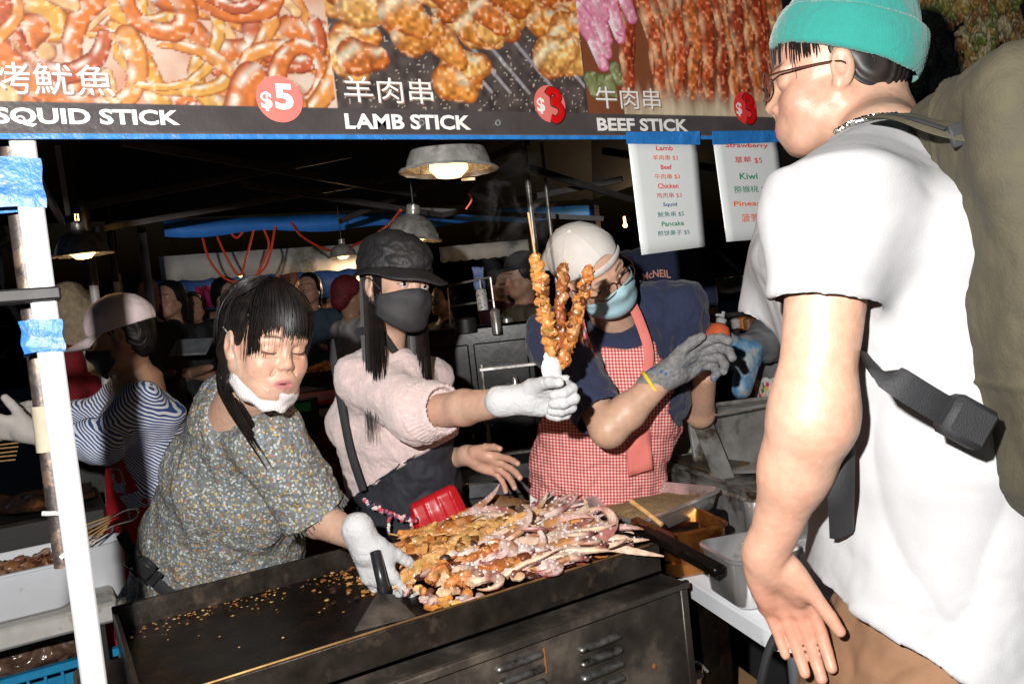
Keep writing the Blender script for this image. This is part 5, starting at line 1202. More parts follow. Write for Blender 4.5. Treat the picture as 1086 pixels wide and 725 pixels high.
# ---------------------------------------------------------------- griddle, food, tables, pans
GX0, GX1, GY0, GY1 = .072, 1.118, 1.383, 1.93
def griddle():
    t = thing('griddle', 'greasy black iron griddle on a scorched steel cabinet, meat heaped at its right', 'griddle', ((GX0+GX1)/2, 1.65, 0))
    b = MB(); cx, cy = (GX0+GX1)/2, (GY0+GY1)/2
    n, m = 110, 58; xs = np.linspace(GX0+.004, GX1-.004, n); ys = np.linspace(GY0+.004, GY1-.004, m); g = np.stack(np.meshgrid(xs, ys, indexing='ij'), 2).reshape(-1, 2)
    z = .862+.0022*fbm(np.stack([g[:, 0]*18, g[:, 1]*18, 0*g[:, 0]], 1), 3)
    mesh('plate', np.column_stack([g, z]), [(i*m+j, (i+1)*m+j, (i+1)*m+j+1, i*m+j+1) for i in range(n-1) for j in range(m-1)], M_iron, t)
    b.box((cx, GY0, .872), (GX1-GX0+.012, .010, .062), bev=.002); b.box((cx, GY1, .878), (GX1-GX0+.012, .010, .072), bev=.002)
    b.box((GX0, cy, .8721), (.010, GY1-GY0-.0102, .062), bev=.002); b.box((GX1, cy, .8721), (.010, GY1-GY0-.0102, .062), bev=.002)
    rim = mat('worn_iron_rim', (.05, .04, .033), .36, .7, var=.5, scale=18, bscale=70, bmp=.35, dirt=(.17, .12, .085), dth=(.56, .72), dscale=20)
    b.build('rim', rim, t)
    b = MB(); b.box((cx, cy, .846), (GX1-GX0, GY1-GY0-.02, .012)); b.build('underside', M_iron, t)
    b = MB(); b.tube([(GX0+.02, GY0+.0, .9045), (GX1-.02, GY0, .9045)], .0024, 6); b.build('polished_edge', mat('brassy_edge', (.42, .24, .09), .35, .8, var=.5, scale=12), t)
    b = MB(); X0, X1, Y0, Y1 = -.02, 1.165, 1.352, 1.90; b.box(((X0+X1)/2, (Y0+Y1)/2, .60), (X1-X0, Y1-Y0, .43), bev=.006); cab = b.build('cabinet', M_cab, t)
    b = MB(); b.box(((X0+X1)/2, Y0-.004, .808), (X1-X0+.01, .012, .018), bev=.003); b.box((X1-.012, Y0-.003, .60), (.02, .010, .40), bev=.002); b.build('cabinet_trim', M_cab, cab)
    for (a, cnt) in (((636, 682), 4), ((551, 702), 4), ((300, 742), 3)):
        for k in range(cnt):
            q = ony(a[0]+k*1.5, a[1]+15*k, Y0); S = SD(.004); S.cap(q-V(.045, 0, 0), q+V(.045, 0, 0), .011, .011, 0); S.cut(q-V(0, .0, .004), V(0, 0, -1), .003)
            sdobj('louvre', S, mat('worn_louvre', (.22, .21, .20), .4, .85, var=.4, scale=30, dirt=(.06, .05, .04), dscale=25), cab)
    b = MB(); q = ony(578, 700, Y0-.003); b.box(q, (.003, .002, .05)); b.build('rust_run', mat('rust', (.30, .10, .02), .8, var=.4), cab)
    q = ony(694, 706, Y0-.004); b = MB(); b.lathe(q, [(.0, .003), (.005, .002), (.006, 0)], (0, -1, 0), 12); b.build('screw', mat('rust', (.30, .10, .02), .8), cab)
    for x in (.04, 1.1):
        for y in (1.40, 1.85): b = MB(); b.box((x, y, .195), (.035, .035, .39)); b.build('leg', M_dark, t, False)
    # black oily board lying along the rear right edge
    b = MB(); b.bar(P(565, 536, 2.24), P(625, 562, 2.05), .02, .012, bev=.003); tag(b.build('black_rail', M_iron, None, loc=P(565, 536, 2.24)), 'short greasy black rail at the back right corner of the griddle', 'rail')
def pile_h(x, y):
    u = (x-.62)/.46; w = (y-1.42)/.47
    return np.clip((1-.75*sst(.55, .85, u)*sst(.45, .75, w))*.072*np.clip(1-((u-.5)/.62)**4, 0, 1)*np.clip(1-((w-.5)/.62)**4, 0, 1)*(.75+.35*u), 0, .08)
SQM = attrmat('grilled_squid', .38, .5, .3, 90, sss=.08, coat=.15, var=.35, vscale=60, bdist=.002)
def squid_piece(seed):
    rs = np.random.RandomState(seed); b = MB(); n = 26
    ntent = rs.randint(1, 4); pal = [V(.95, .70, .64), V(.98, .82, .77), V(.90, .58, .52), V(.95, .68, .50)][rs.randint(4)]
    for k in range(ntent):
        Lh = rs.uniform(.09, .17); a = rs.normal()*.25+k*.18; cv = rs.normal()*1.3; p = V(0, 0, 0)+V(0, .006*k, .003*k); pts = [p]
        for j in range(n):
            t = j/n; a += cv*.045+.09*t*t*cv; p = p+Lh/n*V(math.cos(a), math.sin(a), .25*math.cos(t*3.2)*(1 if j < n*.4 else -.6)); pts.append(p)
        t = np.linspace(0, 1, n+1); r = .0135*(1-.88*t**2.2)*rs.uniform(.8, 1.15)*(1+.05*np.sin(t*60)); pts = A(pts)
        cols = []; kc = [pal*rs.uniform(.8, 1.1) if rs.rand() > .3 else [V(.46, .17, .15), V(.52, .24, .09), V(.30, .09, .08)][rs.randint(3)] for _ in range(6)]; kc[0] = pal
        for i in range(n+1):
            u_ = 5*i/(n+.01); k0 = int(u_); c = kc[k0]*(1-u_+k0)+kc[k0+1]*(u_-k0); c = c*(1+.05*rs.normal())
            cols.append(c)
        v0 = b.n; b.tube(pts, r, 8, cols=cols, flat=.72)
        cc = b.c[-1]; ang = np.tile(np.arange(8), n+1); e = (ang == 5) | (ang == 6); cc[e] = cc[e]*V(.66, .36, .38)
        for i in range(2, n, 4): 
            q = pts[i]; b.blob(q+V(0, 0, r[i]*.75)+V(*rs.normal(size=3))*.001, (r[i]*.35,)*3, n=6, m=4, amp=0, col=V(.84, .68, .66))
    if seed % 3 == 0: b.blob((-.012, 0, .004), (.024, .015, .008), n=12, m=8, amp=.2, seed=seed, col=pal*V(.95, .85, .8))
    return b
def food():
    rs = np.random.RandomState(3)
    protos = []
    G = 'grilled squid pieces heaped on the griddle'; LB = 'curled pinkish grilled squid tentacle in the heap on the griddle'
    for i in range(16):
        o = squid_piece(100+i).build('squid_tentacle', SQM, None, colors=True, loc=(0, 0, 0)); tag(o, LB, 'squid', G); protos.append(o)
    spots = []
    for i in range(130):
        u = rs.uniform(0, 1)**.7; w = rs.uniform(0, 1); x = .66+.38*u; y = 1.425+.44*w
        if (u < .45 and w > .45 or u < .25) and rs.rand() < .8 or (u > .75 and w > .72): continue
        spots.append((x, y))
    spots += [(1.0, 1.47), (1.01, 1.44), (.98, 1.50), (1.0, 1.56), (1.02, 1.62), (.97, 1.43), (.92, 1.43), (.86, 1.45)]
    for i, (x, y) in enumerate(spots):
        o = protos[i] if i < len(protos) else protos[rs.randint(len(protos))].copy()
        if i >= len(protos): COL.objects.link(o)
        z = .872+pile_h(x, y)*rs.uniform(.75, 1.0)
        o.location = (x-.02, y, z); o.rotation_euler = (rs.normal()*.3, rs.normal()*.10, rs.normal()*.4-.30); o.scale = (rs.uniform(.8, 1.15),)*3
    # chopped chicken and skewers, upper left of the heap
    G2 = 'meat skewers lying in the heap'
    skw = [((.66, 1.70), (.98, 1.90), .16), ((.63, 1.80), (.85, 1.76), 0), ((.60, 1.62), (.80, 1.66), 0), ((.72, 1.86), (.95, 1.80), 0), ((.64, 1.54), (.80, 1.52), 0), ((.80, 1.73), (1.02, 1.62), 0), ((.70, 1.78), (.90, 1.86), 0), ((.84, 1.88), (1.04, 1.84), 0), ((.62, 1.72), (.78, 1.80), 0), ((.88, 1.60), (1.06, 1.50), 0), ((.66, 1.48), (.82, 1.44), 0), ((.75, 1.62), (.93, 1.70), 0)]
    for i, (a, c, _) in enumerate(skw):
        a = V(*a, .872+pile_h(*a)*1.0+.006); c = V(*c, .876+pile_h(*c)*1.0+.010)
        t = thing('meat_skewer', 'browned meat skewer half buried in the heap on the griddle', 'skewer', (a+c)/2, G2)
        ex = (c-a)*(.35 if i in (0,) else .18); b = MB(); b.tube([a-(c-a)*.25 if i in (1, 5) else a, c+ex], .0022, 6); b.build('stick', M_wood, t)
        meat_on(t, a, c, .0, 1.0, .014, 8, [V(.85, .33, .08), V(.62, .20, .05), V(.85, .45, .15)][i % 3], 60+i)
    b = MB(); a, c = P(396, 562, 1.98), P(455, 572, 1.92)
    b.tube([P(410, 565, 2.03), P(470, 577, 1.93)], .0022, 6); tag(b.build('bamboo_stick', M_wood, None, loc=a), 'bare bamboo stick poking out of the heap beside the white glove', 'stick')
    mb = MB()
    for i in range(520):
        u, w = rs.rand(), rs.rand(); x = .60+.49*u; y = 1.405+.50*w
        if u > .6 and (rs.rand() < .45 or w > .85): continue
        z = .868+pile_h(x, y)*rs.uniform(.6, 1.03); r = rs.uniform(.007, .0145)
        c = [V(.92, .36, .08), V(.74, .22, .05), V(.95, .62, .38), V(.26, .07, .04), V(.88, .60, .52), V(.80, .30, .06), V(.07, .02, .015), V(.95, .78, .70), V(.88, .42, .12), V(.10, .03, .02)][rs.randint(10)]*rs.uniform(.8, 1.1)
        d = nrm(rs.normal(size=3)*V(1, 1, .35)); sdv = nrm(np.cross(d, rs.normal(size=3))); L_ = rs.uniform(.008, .024); q = V(x, y, z)
        mb.tube(bez([q-d*L_, q-d*L_*.3+sdv*r*.5, q+d*L_*.4+sdv*r*.3, q+d*L_], 7), r*A([.35, .75, 1, .9, 1.05, .8, .35]), 7, flat=rs.uniform(.35, .8), upv=nrm(rs.normal(size=3)), col=np.clip(c, 0, 1))
    tag(mb.build('chopped_meat', M_meat, None, colors=True, loc=(.85, 1.65, .87)), 'chopped browned meat and onion scraps filling the heap on the griddle', 'meat scraps', kind='stuff')
    mb = MB()
    for i in range(380):
        q = rs.rand()*.86; c = onz(rs.normal(385, 22), rs.normal(600, 16), .866) if q < .45 else (V(rs.uniform(GX0+.02, .62), GY1-.02-abs(rs.normal())*.05, .866) if q < .8 else V(rs.uniform(GX0+.02, .62), rs.uniform(GY0, GY1), .865))
        if not (GX0 < c[0] < .64 and GY0 < c[1] < GY1-.008): continue
        r = rs.uniform(.0015, .006 if q < .45 else .003)*(1.2 if q < .45 else 1); mb.blob(c, (r*1.3, r, r*.6), None, 6, 4, .3, 2, i, [V(.45, .20, .04), V(.25, .08, .02), V(.6, .35, .1), V(.04, .02, .01)][rs.randint(4)])
    tag(mb.build('burnt_crumbs', M_meat, None, colors=True, loc=(.3, 1.8, .865)), 'burnt orange crumbs scattered on the bare left half of the griddle', 'crumbs', kind='stuff')
    # burnt rolled log behind the heap
    t = thing('charred_roll', 'brown charred roll lying behind the meat heap', 'roll', P(548, 538, 2.24)); b = MB(); b.tube(bez([P(519, 533, 2.24), P(545, 537, 2.25), P(577, 545, 2.25)], 12), [.022, .026, .027, .026, .027, .026, .026, .027, .025, .025, .023, .018], 16)
    b.build('crust', mat('charred_crust', (.20, .095, .03), .6, var=.5, scale=40, bscale=90, bmp=.7, dirt=(.03, .015, .01), dth=(.5, .6), dscale=25), t)

def rrect(w, l, r, n=6):
    pts = []
    for cx, cy, a0 in ((w/2-r, l/2-r, 0), (-w/2+r, l/2-r, 90), (-w/2+r, -l/2+r, 180), (w/2-r, -l/2+r, 270)):
        for k in range(n+1): a = math.radians(a0+90*k/n); pts.append((cx+r*math.cos(a), cy+r*math.sin(a)))
    return pts
def pan(name, c, M, w, l, h, m, parent, r=.03, fl=.012, taper=.92, th=.0025):
    """open pan; c = centre of rim plane, columns of M = local axes"""
    rings = [(w+2*fl, l+2*fl, r+fl, -.006), (w+2*fl, l+2*fl, r+fl, 0), (w+.006, l+.006, r, .0015), (w, l, r, -.003), (w*taper, l*taper, r, -h+.008), (w*taper-.016, l*taper-.016, r*.8, -h),
             None, (w*taper-.014, l*taper-.014, r*.8, -h-th), (w*taper+2*th, l*taper+2*th, r, -h+.006), (w+2*th, l+2*th, r+th, -.006)]
    v = []; f = []; n = 28; base = []
    for q in rings:
        if q is None: base.append(None); continue
        base.append(len(v)); v += [(x, y, q[3]) for x, y in rrect(q[0], q[1], q[2])]
    def band(a, b2): 
        for j in range(n): f.append((a+j, a+(j+1) % n, b2+(j+1) % n, b2+j))
    for k in range(5): band(base[k], base[k+1])
    f.append(tuple(range(base[5], base[5]+n))); f.append(tuple(range(base[7], base[7]+n))[::-1])
    band(base[7], base[8]); band(base[8], base[9]); band(base[9], base[0])
    W = A(v)@np.asarray(M).T+A(c); o = mesh(name, W, f, m, parent); sharp(o, 50); return o
def rightside():
    e1 = nrm(V(.267, .963, 0)); e2 = V(e1[1], -e1[0], 0); MT = np.stack([e2, e1, ZZ], 1); C0 = V(1.135, 1.065, .78)
    # white folding table
    t = thing('folding_table', 'white plastic folding table with a rounded corner holding the sauce pans', 'table', (1.5, 1.6, 0))
    w, l = .72, 1.7; cen = C0+e2*w/2+e1*l/2; lp = rrect(w, l, .07, 8); n = len(lp); v = []; f = []
    for ins, z in ((.004, 0), (0, -.004), (0, -.040), (.006, -.045)):
        for x, y in lp: s = V(x, y, 0); v.append(cen+MT@A((x*(1-2*ins/w), y*(1-2*ins/l), z)))
    for k in range(3):
        for j in range(n): f.append((k*n+j, (k+1)*n+j, (k+1)*n+(j+1) % n, k*n+(j+1) % n))
    f.append(tuple(range(n))); f.append(tuple(range(3*n, 4*n))[::-1]); o = mesh('tabletop', v, f, M_plastic, t); sharp(o)
    gm = mat('grey_leg_paint', (.16, .17, .19), .4, .4, var=.15)
    for (x, y) in ((.10, .12), (.62, .12), (.10, 1.5), (.62, 1.5)):
        q = C0+e2*x+e1*y; b = MB(); b.tube([q-ZZ*.045, V(q[0], q[1], 0)], .014, 10); b.build('leg', gm, t)
    b = MB(); q = C0+e2*.10+e1*.12-ZZ*.075; b.tube([q-e2*.05, q+e2*.55], .010, 8); b.build('crossbar', gm, t)
    # cardboard boxes under the table
    cb = mat('cardboard', (.36, .21, .10), .85, var=.12, scale=14)
    for k, (q, s, lb) in enumerate([(P(785, 735, 1.95), (.30, .26, .34), 'upright cardboard box under the folding table beside its leg'), (P(735, 700, 2.3), (.35, .3, .3), 'cardboard box farther back in the dark under the folding table')]):
        tt = thing('cardboard_box', lb, 'box', (q[0], q[1], 0)); z = .0; b = MB(); H = .40 if k == 0 else .32; b.box((q[0], q[1], H/2), (s[0], s[1], H), MT, .003); b.build('carton', cb, tt)
        b = MB(); b.box((q[0], q[1], H+.0035), (.05, s[1]+.004, .002), MT); b.build('parcel_tape', mat('brown_tape', (.30, .17, .07), .3), tt)
    # gas hose and valve
    b = MB(); b.tube(bez([P(826, 668, 1.5), P(815, 690, 1.5), P(806, 730, 1.52), P(800, 790, 1.6)], 14), .008, 8); tag(b.build('rubber_hose', M_black, None, loc=P(826, 668, 1.5)), 'black rubber hose hanging from the right end of the folding table', 'hose')
    t = thing('gas_valve', 'small metal gas valve near the table leg at the bottom edge', 'valve', P(738, 718, 2.0)); b = MB(); q = P(738, 716, 2.0); b.lathe(q, [(0, .02), (.018, .018), (.02, 0), (.012, -.01), (.012, -.03)], ZZ, 16); b.tube(bez([q+W3(-.03, .01, 0), q+W3(0, .035, 0), q+W3(.03, .01, 0)], 10), .004, 6); b.build('valve_body', M_steel, t)
    # seasoning tray on a black stand
    a = math.radians(12); M = np.stack([V(math.cos(a), math.sin(a), 0), V(-math.sin(a), math.cos(a), 0), ZZ], 1); c = V(1.305, 1.655, .925)
    t = thing('seasoning_tray', 'shallow steel tray of coarse brown seasoning with a worn rim', 'tray', (c[0], c[1], .865)); pan('tray', c, M, .33, .27, .052, M_steel, t, .028, .010)
    n = 60; v = []
    for i in range(n):
        for j in range(n):
            x, y = (i/(n-1)-.5)*.305, (j/(n-1)-.5)*.25; h = -.026+.016*math.exp(-((x+.03)**2+(y+.05)**2)/.012)+.010*(1-((x)/.16)**2)-.018*sst(.02, .10, y-.0*x)
            v.append(c+M@A((x, y, h)))
    v = A(v); v[:, 2] += .0035*fbm(v*60, 3)+.0018*vnoise(v*260)
    mesh('seasoning', v, [(i*n+j, (i+1)*n+j, (i+1)*n+j+1, i*n+j+1) for i in range(n-1) for j in range(n-1)], mat('brown_seasoning', (.38, .25, .12), .95, var=.4, scale=220, bscale=420, bmp=1, bdist=.004), t)
    b = MB(); b.box((c[0]+.0, c[1]+.01, .82), (.36, .30, .09), M, .006); b.box((c[0], c[1], .39), (.30, .26, .78), M, .004); tag(b.build('burner_stand', M_iron, None, loc=(c[0], c[1], 0)), 'black iron burner stand under the seasoning tray', 'stand')
    # sauce pans
    sz = .895; u2 = nrm(V(.30, .954, 0)); v2 = V(u2[1], -u2[0], 0); MP = np.stack([v2, u2, ZZ], 1)
    orange = mat('sauce_stained_steel', (.50, .20, .05), .25, .9, var=.4, scale=14, dirt=(.20, .05, .015), dth=(.48, .62), dscale=18)
    cA = onz(724, 552, sz); cB = onz(795, 578, sz)
    t = thing('sauce_pan', 'steel food pan stained orange with sauce, behind the empty one', 'pan', cA-ZZ*.11); pan('pan', cA, MP, .155, .165, .11, orange, t, .03, .010)
    nn = 18; v = [cA+MP@A((x*.143, y*.152, -.075+.0015*math.sin(x*30+y*17))) for x in np.linspace(-.5, .5, nn) for y in np.linspace(-.5, .5, nn)]
    mesh('sauce', v, [(i*nn+j, (i+1)*nn+j, (i+1)*nn+j+1, i*nn+j+1) for i in range(nn-1) for j in range(nn-1)], mat('orange_sauce', (.50, .16, .02), .12, var=.3, coat=.6), t)
    t = thing('empty_pan', 'empty steel food pan on the white table edge, nearest the customer\'s wrist', 'pan', cB-ZZ*.11); pan('pan', cB, MP, .155, .165, .105, M_steel, t, .03, .010)
    # greasy black rail with a brush lying over the pans
    t = thing('black_ledge', 'greasy black iron ledge running along the left rim of both sauce pans', 'ledge', P(715, 585, 1.78)); b = MB(); a_, c_ = P(676, 553, 1.86), P(764, 600, 1.62); b.bar(a_-ZZ*.012, c_-ZZ*.012, .032, .022, bev=.004); b.build('bar', M_iron, t)
    t = thing('basting_brush', 'basting brush with a bamboo handle resting over the orange sauce pan', 'brush', P(690, 545, 1.87)); b = MB(); b.tube(bez([P(669, 531, 1.93), P(688, 545, 1.88), P(702, 556, 1.85)], 8), [.006]*8, 8); b.build('handle', M_wood, t)
    b = MB(); b.bar(P(672, 551, 1.88), P(712, 570, 1.79), .026, .014, bev=.003); b.build('bristle_block', mat('sauce_crust', (.10, .025, .01), .3, var=.6, scale=50, bscale=120, bmp=.8), t)
    # steam table with lid
    t = thing('steam_table', 'large rectangular stainless food warmer with its lid propped open', 'food warmer', (1.72, 1.6, .78))
    ln, wd = .56, .50; nc = onz(797, 522, .93); cen = nc+e1*ln/2+e2*wd/2; cen[2] = .932
    pan('basin', cen, MT, wd-.03, ln-.03, .10, M_steel2, t, .03, .016, .97)
    b = MB(); b.box(cen-ZZ*.088, (wd-.015, ln-.015, .126), MT, .012); b.build('outer_shell', M_steel2, t)
    b = MB(); b.lathe(nc+e1*.03+e2*.03-ZZ*.152, [(.034, 0), (.036, .004), (.036, .120), (.034, .124)], ZZ, 24); b.build('corner_post', M_steel, t)
    for k, (tl, tr, bl, dz, dep, nm) in enumerate([((727, 432), (832, 418), (737, 503), 2.42, .06, 'lid')]):
        p0, p1, p2 = P(*tl, 2.45), P(*tr, 2.14), P(*bl, 2.43); xx = nrm(p1-p0); yy = nrm((p0-p2)-xx*((p0-p2)@xx)); zz = np.cross(xx, yy); zz = zz if zz@(-FW) > 0 else -zz
        W_, H_ = np.linalg.norm(p1-p0), np.linalg.norm(p0-p2); o = pan('lid', p0+xx*W_/2-yy*H_/2, np.stack([xx, yy, zz], 1), W_-.02, H_-.02, .07, M_steel2, t, .02, .012, .93)
        b = MB(); b.bar(p0+xx*.07-yy*.05+zz*.01, p0+xx*.16-yy*(H_+.01)+zz*.05, .06, .004); b.bar(p0+xx*.10-yy*.035+zz*.02, p0+xx*.34-yy*.02+zz*.03, .006, .006); b.build('folded_flap', M_steel2, t)
    b = MB(); b.box(cen+e1*.12-ZZ*.02, (wd-.07, .25, .05), MT, .008); b.build('inner_pan', mat('charred_pan', (.10, .085, .07), .4, .6, var=.4, dirt=(.16, .08, .03), dscale=20), t)
    # small soft drink bottle
    q = P(691, 505, 2.3); t = thing('red_bottle', 'small red and white soft drink bottle behind the seasoning tray', 'bottle', q-ZZ*.06); b = MB(); b.lathe(q-ZZ*.06, [(0, 0), (.016, 0), (.018, .01), (.018, .07), (.010, .09), (.007, .10), (0, .10)], ZZ, 20); b.build('bottle_body', mat('red_label', (.55, .01, .015), .3, var=.1, dirt=(.75, .7, .7), dscale=60, dth=(.60, .62)), t)
    b = MB(); b.lathe(q+ZZ*.04, [(0, .014), (.009, .013), (.009, 0)], ZZ, 12); b.build('cap', M_white, t)
    # squeeze bottle handed over between the two gloves
    q = P(762, 352, 2.28); t = thing('squeeze_bottle', 'orange squeeze bottle with a white cap held between the grey and blue gloves', 'bottle', q); ax = nrm(W3(.25, 1, 0)); b = MB(); b.lathe(q-ax*.10, [(0, 0), (.032, .0), (.034, .01), (.034, .10), (.026, .118), (.012, .125), (0, .126)], ax, 24); b.build('bottle_body', mat('orange_plastic', (.62, .13, .05), .3, var=.2, dirt=(.7, .5, .45), dth=(.6, .64), dscale=30), t)
    b = MB(); b.lathe(q+ax*.026, [(.014, 0), (.015, .012), (.006, .018), (.005, .034), (0, .035)], ax, 16); b.box(q+ax*.05+RT*-.008, (.026, .01, .008), np.stack([RT, FW, UP], 1), .002); b.build('white_cap', M_white, t)

def leftside():
    # serving table of the left stall
    t = thing('side_table', 'pale worn tabletop at the bottom left holding the white bin', 'table', (-.55, 2.9, 0)); b = MB(); b.box((-.62, 2.96, .72), (1.45, .78, .06), bev=.01); b.build('tabletop', mat('worn_laminate', (.50, .48, .45), .6, var=.1, dirt=(.2, .16, .12), dscale=9, dth=(.55, .65)), t)
    for x in (-1.25, .05):
        for y in (2.62, 3.28): b = MB(); b.box((x, y, .345), (.035, .035, .69)); b.build('leg', M_dark, t, False)
    t = thing('white_bin', 'white plastic bin of raw marinated meat on the left table', 'bin', (-.40, 2.78, .75)); c = V(-.385, 2.765, .885); pan('tub', c, np.eye(3), .80, .30, .13, M_plastic, t, .04, .012, .94)
    mb = MB(); rs = np.random.RandomState(9)
    for i in range(170):
        p = c+V(rs.uniform(-.37, .37), rs.uniform(-.12, .12), -.045+rs.uniform(-.015, .030)); mb.blob(p, (rs.uniform(.018, .035), rs.uniform(.014, .022), .013), randrot(), 9, 6, .25, 1.5, i, [V(.30, .14, .06), V(.42, .22, .12), V(.22, .08, .04)][rs.randint(3)])
    tag(mb.build('marinated_meat', M_meat, None, colors=True, loc=c), 'glossy brown marinated meat filling the white bin', 'meat', kind='stuff')
    for k in range(3): b = MB(); a = P(36+22*k, 590-6*k, 2.32); b.tube([a, P(96+8*k, 560+3*k, 2.5)], .002, 5); tag(b.build('white_skewer', M_white if k == 0 else M_wood, None, loc=a), ['pale thin stick lying across the white bin', 'upper bamboo stick behind the white leg over the bin', 'lower bamboo stick behind the white leg over the bin'][k], 'stick', 'sticks over the white bin')
    # grill with charred foil behind it
    t = thing('left_grill', 'black charcoal grill of the left stall covered in charred foil', 'grill', (-.45, 3.3, 0)); b = MB(); b.box((-.5, 3.22, .86), (1.25, .50, .20), bev=.01); b.build('firebox', M_dark, t)
    n = 70; m_ = 34; v = []
    for i in range(n):
        for j in range(m_): v.append((-1.08+1.18*i/(n-1), 3.0+.44*j/(m_-1), .975))
    v = A(v); v[:, 2] += .028*np.abs(fbm(v*9, 3, 2))*2.2; mesh('charred_foil', v, [(i*m_+j, (i+1)*m_+j, (i+1)*m_+j+1, i*m_+j+1) for i in range(n-1) for j in range(m_-1)], mat('burnt_foil', (.14, .07, .035), .3, .75, var=.7, scale=14, bscale=50, bmp=.7, dirt=(.32, .22, .15), dth=(.58, .68), dscale=12), t)
    for x in (-1.0, .0): b = MB(); b.box((x, 3.22, .38), (.04, .4, .76)); b.build('leg', M_dark, t, False)
    for k in range(7):
        a = P(-6, 468+4.2*k, 2.5); c2 = P(22-k, 460+4.5*k, 2.45); b = MB(); b.tube([a-RT*.1+ZZ*.004*(k % 2), c2], .0022, 5); tag(b.build('bamboo_skewer', M_wood, None, loc=c2), 'thin bamboo skewer in the fan of skewers at the far left edge', 'skewer', 'bamboo skewers fanned at the left edge')
    b = MB(); b.tube(bez([P(84, 562, 2.40), P(110, 552, 2.40), P(132, 541, 2.40), P(144, 539, 2.40), P(147, 544, 2.40), P(140, 551, 2.40), P(120, 557, 2.40), P(95, 572, 2.40)], 36), .003, 6); tag(b.build('tongs', M_steel, None, loc=P(110, 550, 2.4)), 'looped steel wire tongs lying by the red apron', 'tongs')
    for k in range(6): b = MB(); a = P(92, 556+5*k, 2.42); b.tube([a, P(122-2*k, 545+3.2*k, 2.38)], .0022, 5); tag(b.build('bamboo_skewer', M_wood, None, loc=a), 'bamboo skewer in the bundle right of the white tent leg', 'skewer', 'bamboo skewers right of the tent leg')
    # tall tub behind the leg
    b = MB(); c3 = P(103, 600, 2.52); b.lathe(c3-ZZ*.13, [(.0, 0), (.07, 0), (.085, .20), (.09, .21), (.083, .21), (.07, .02), (0, .02)], ZZ, 24); tag(b.build('round_tub', M_plastic, None, loc=c3-ZZ*.13), 'small round pale tub at the right end of the left table', 'tub')
    # blue crate and bag of sauce below
    bl = mat('blue_crate_plastic', (.012, .26, .50), .4, var=.1); zt = .56; A0 = onz(14, 716, zt); A1 = onz(120, 682, zt); c = (A0+A1)/2+V(-.12, .16, 0)
    for kk, zt_ in enumerate((.56, .27)):
        t = thing('blue_crate', ['blue plastic crate with a ribbed rim at the bottom left corner', 'blue plastic crate on the ground under the other crate'][kk], 'crate', (c[0], c[1], zt_-.27), None); b = MB(); w, l, h = .56, .36, .26
        for s in (-1, 1):
            b.box((c[0], c[1]+s*l/2, zt_-.012), (w, .03, .024), bev=.003); b.box((c[0]+s*w/2, c[1], zt_-.012), (.03, l-.0302, .024), bev=.003)
            b.box((c[0], c[1]+s*(l/2-.008), zt_-h/2-.02), (w-.03, .006, h-.04)); b.box((c[0]+s*(w/2-.008), c[1], zt_-h/2-.02), (.006, l-.04, h-.04))
            for k in range(12): b.box((c[0]-w/2+.04+k*(w-.08)/11, c[1]+s*(l/2+.003), zt_-.10), (.008, .014, .17))
            for k in range(7): b.box((c[0]+s*(w/2+.003), c[1]-l/2+.04+k*(l-.08)/6, zt_-.10), (.014, .008, .17))
        b.box((c[0], c[1], zt_-h), (w-.03, l-.03, .01)); b.build('crate_body', bl, t, False)
    S = SD(.006); cc = V(c[0], c[1], .57); S.ell(cc+V(0, .02, -.02), (.20, .12, .07), None, .0); S.ell(cc+V(-.10, .05, .01), (.10, .08, .07), None, .03)
    tag(sdobj('meat_bag', S, mat('wet_plastic_bag', (.13, .075, .05), .15, var=.6, scale=14, bscale=30, bmp=.8, bdist=.006, coat=.8, dirt=(.35, .35, .36), dth=(.6, .7), dscale=10), None, lambda v, N: folds(v, 18, .012, 3), loc=cc), 'clear plastic bag of dark meat lying in the blue crate', 'bag')

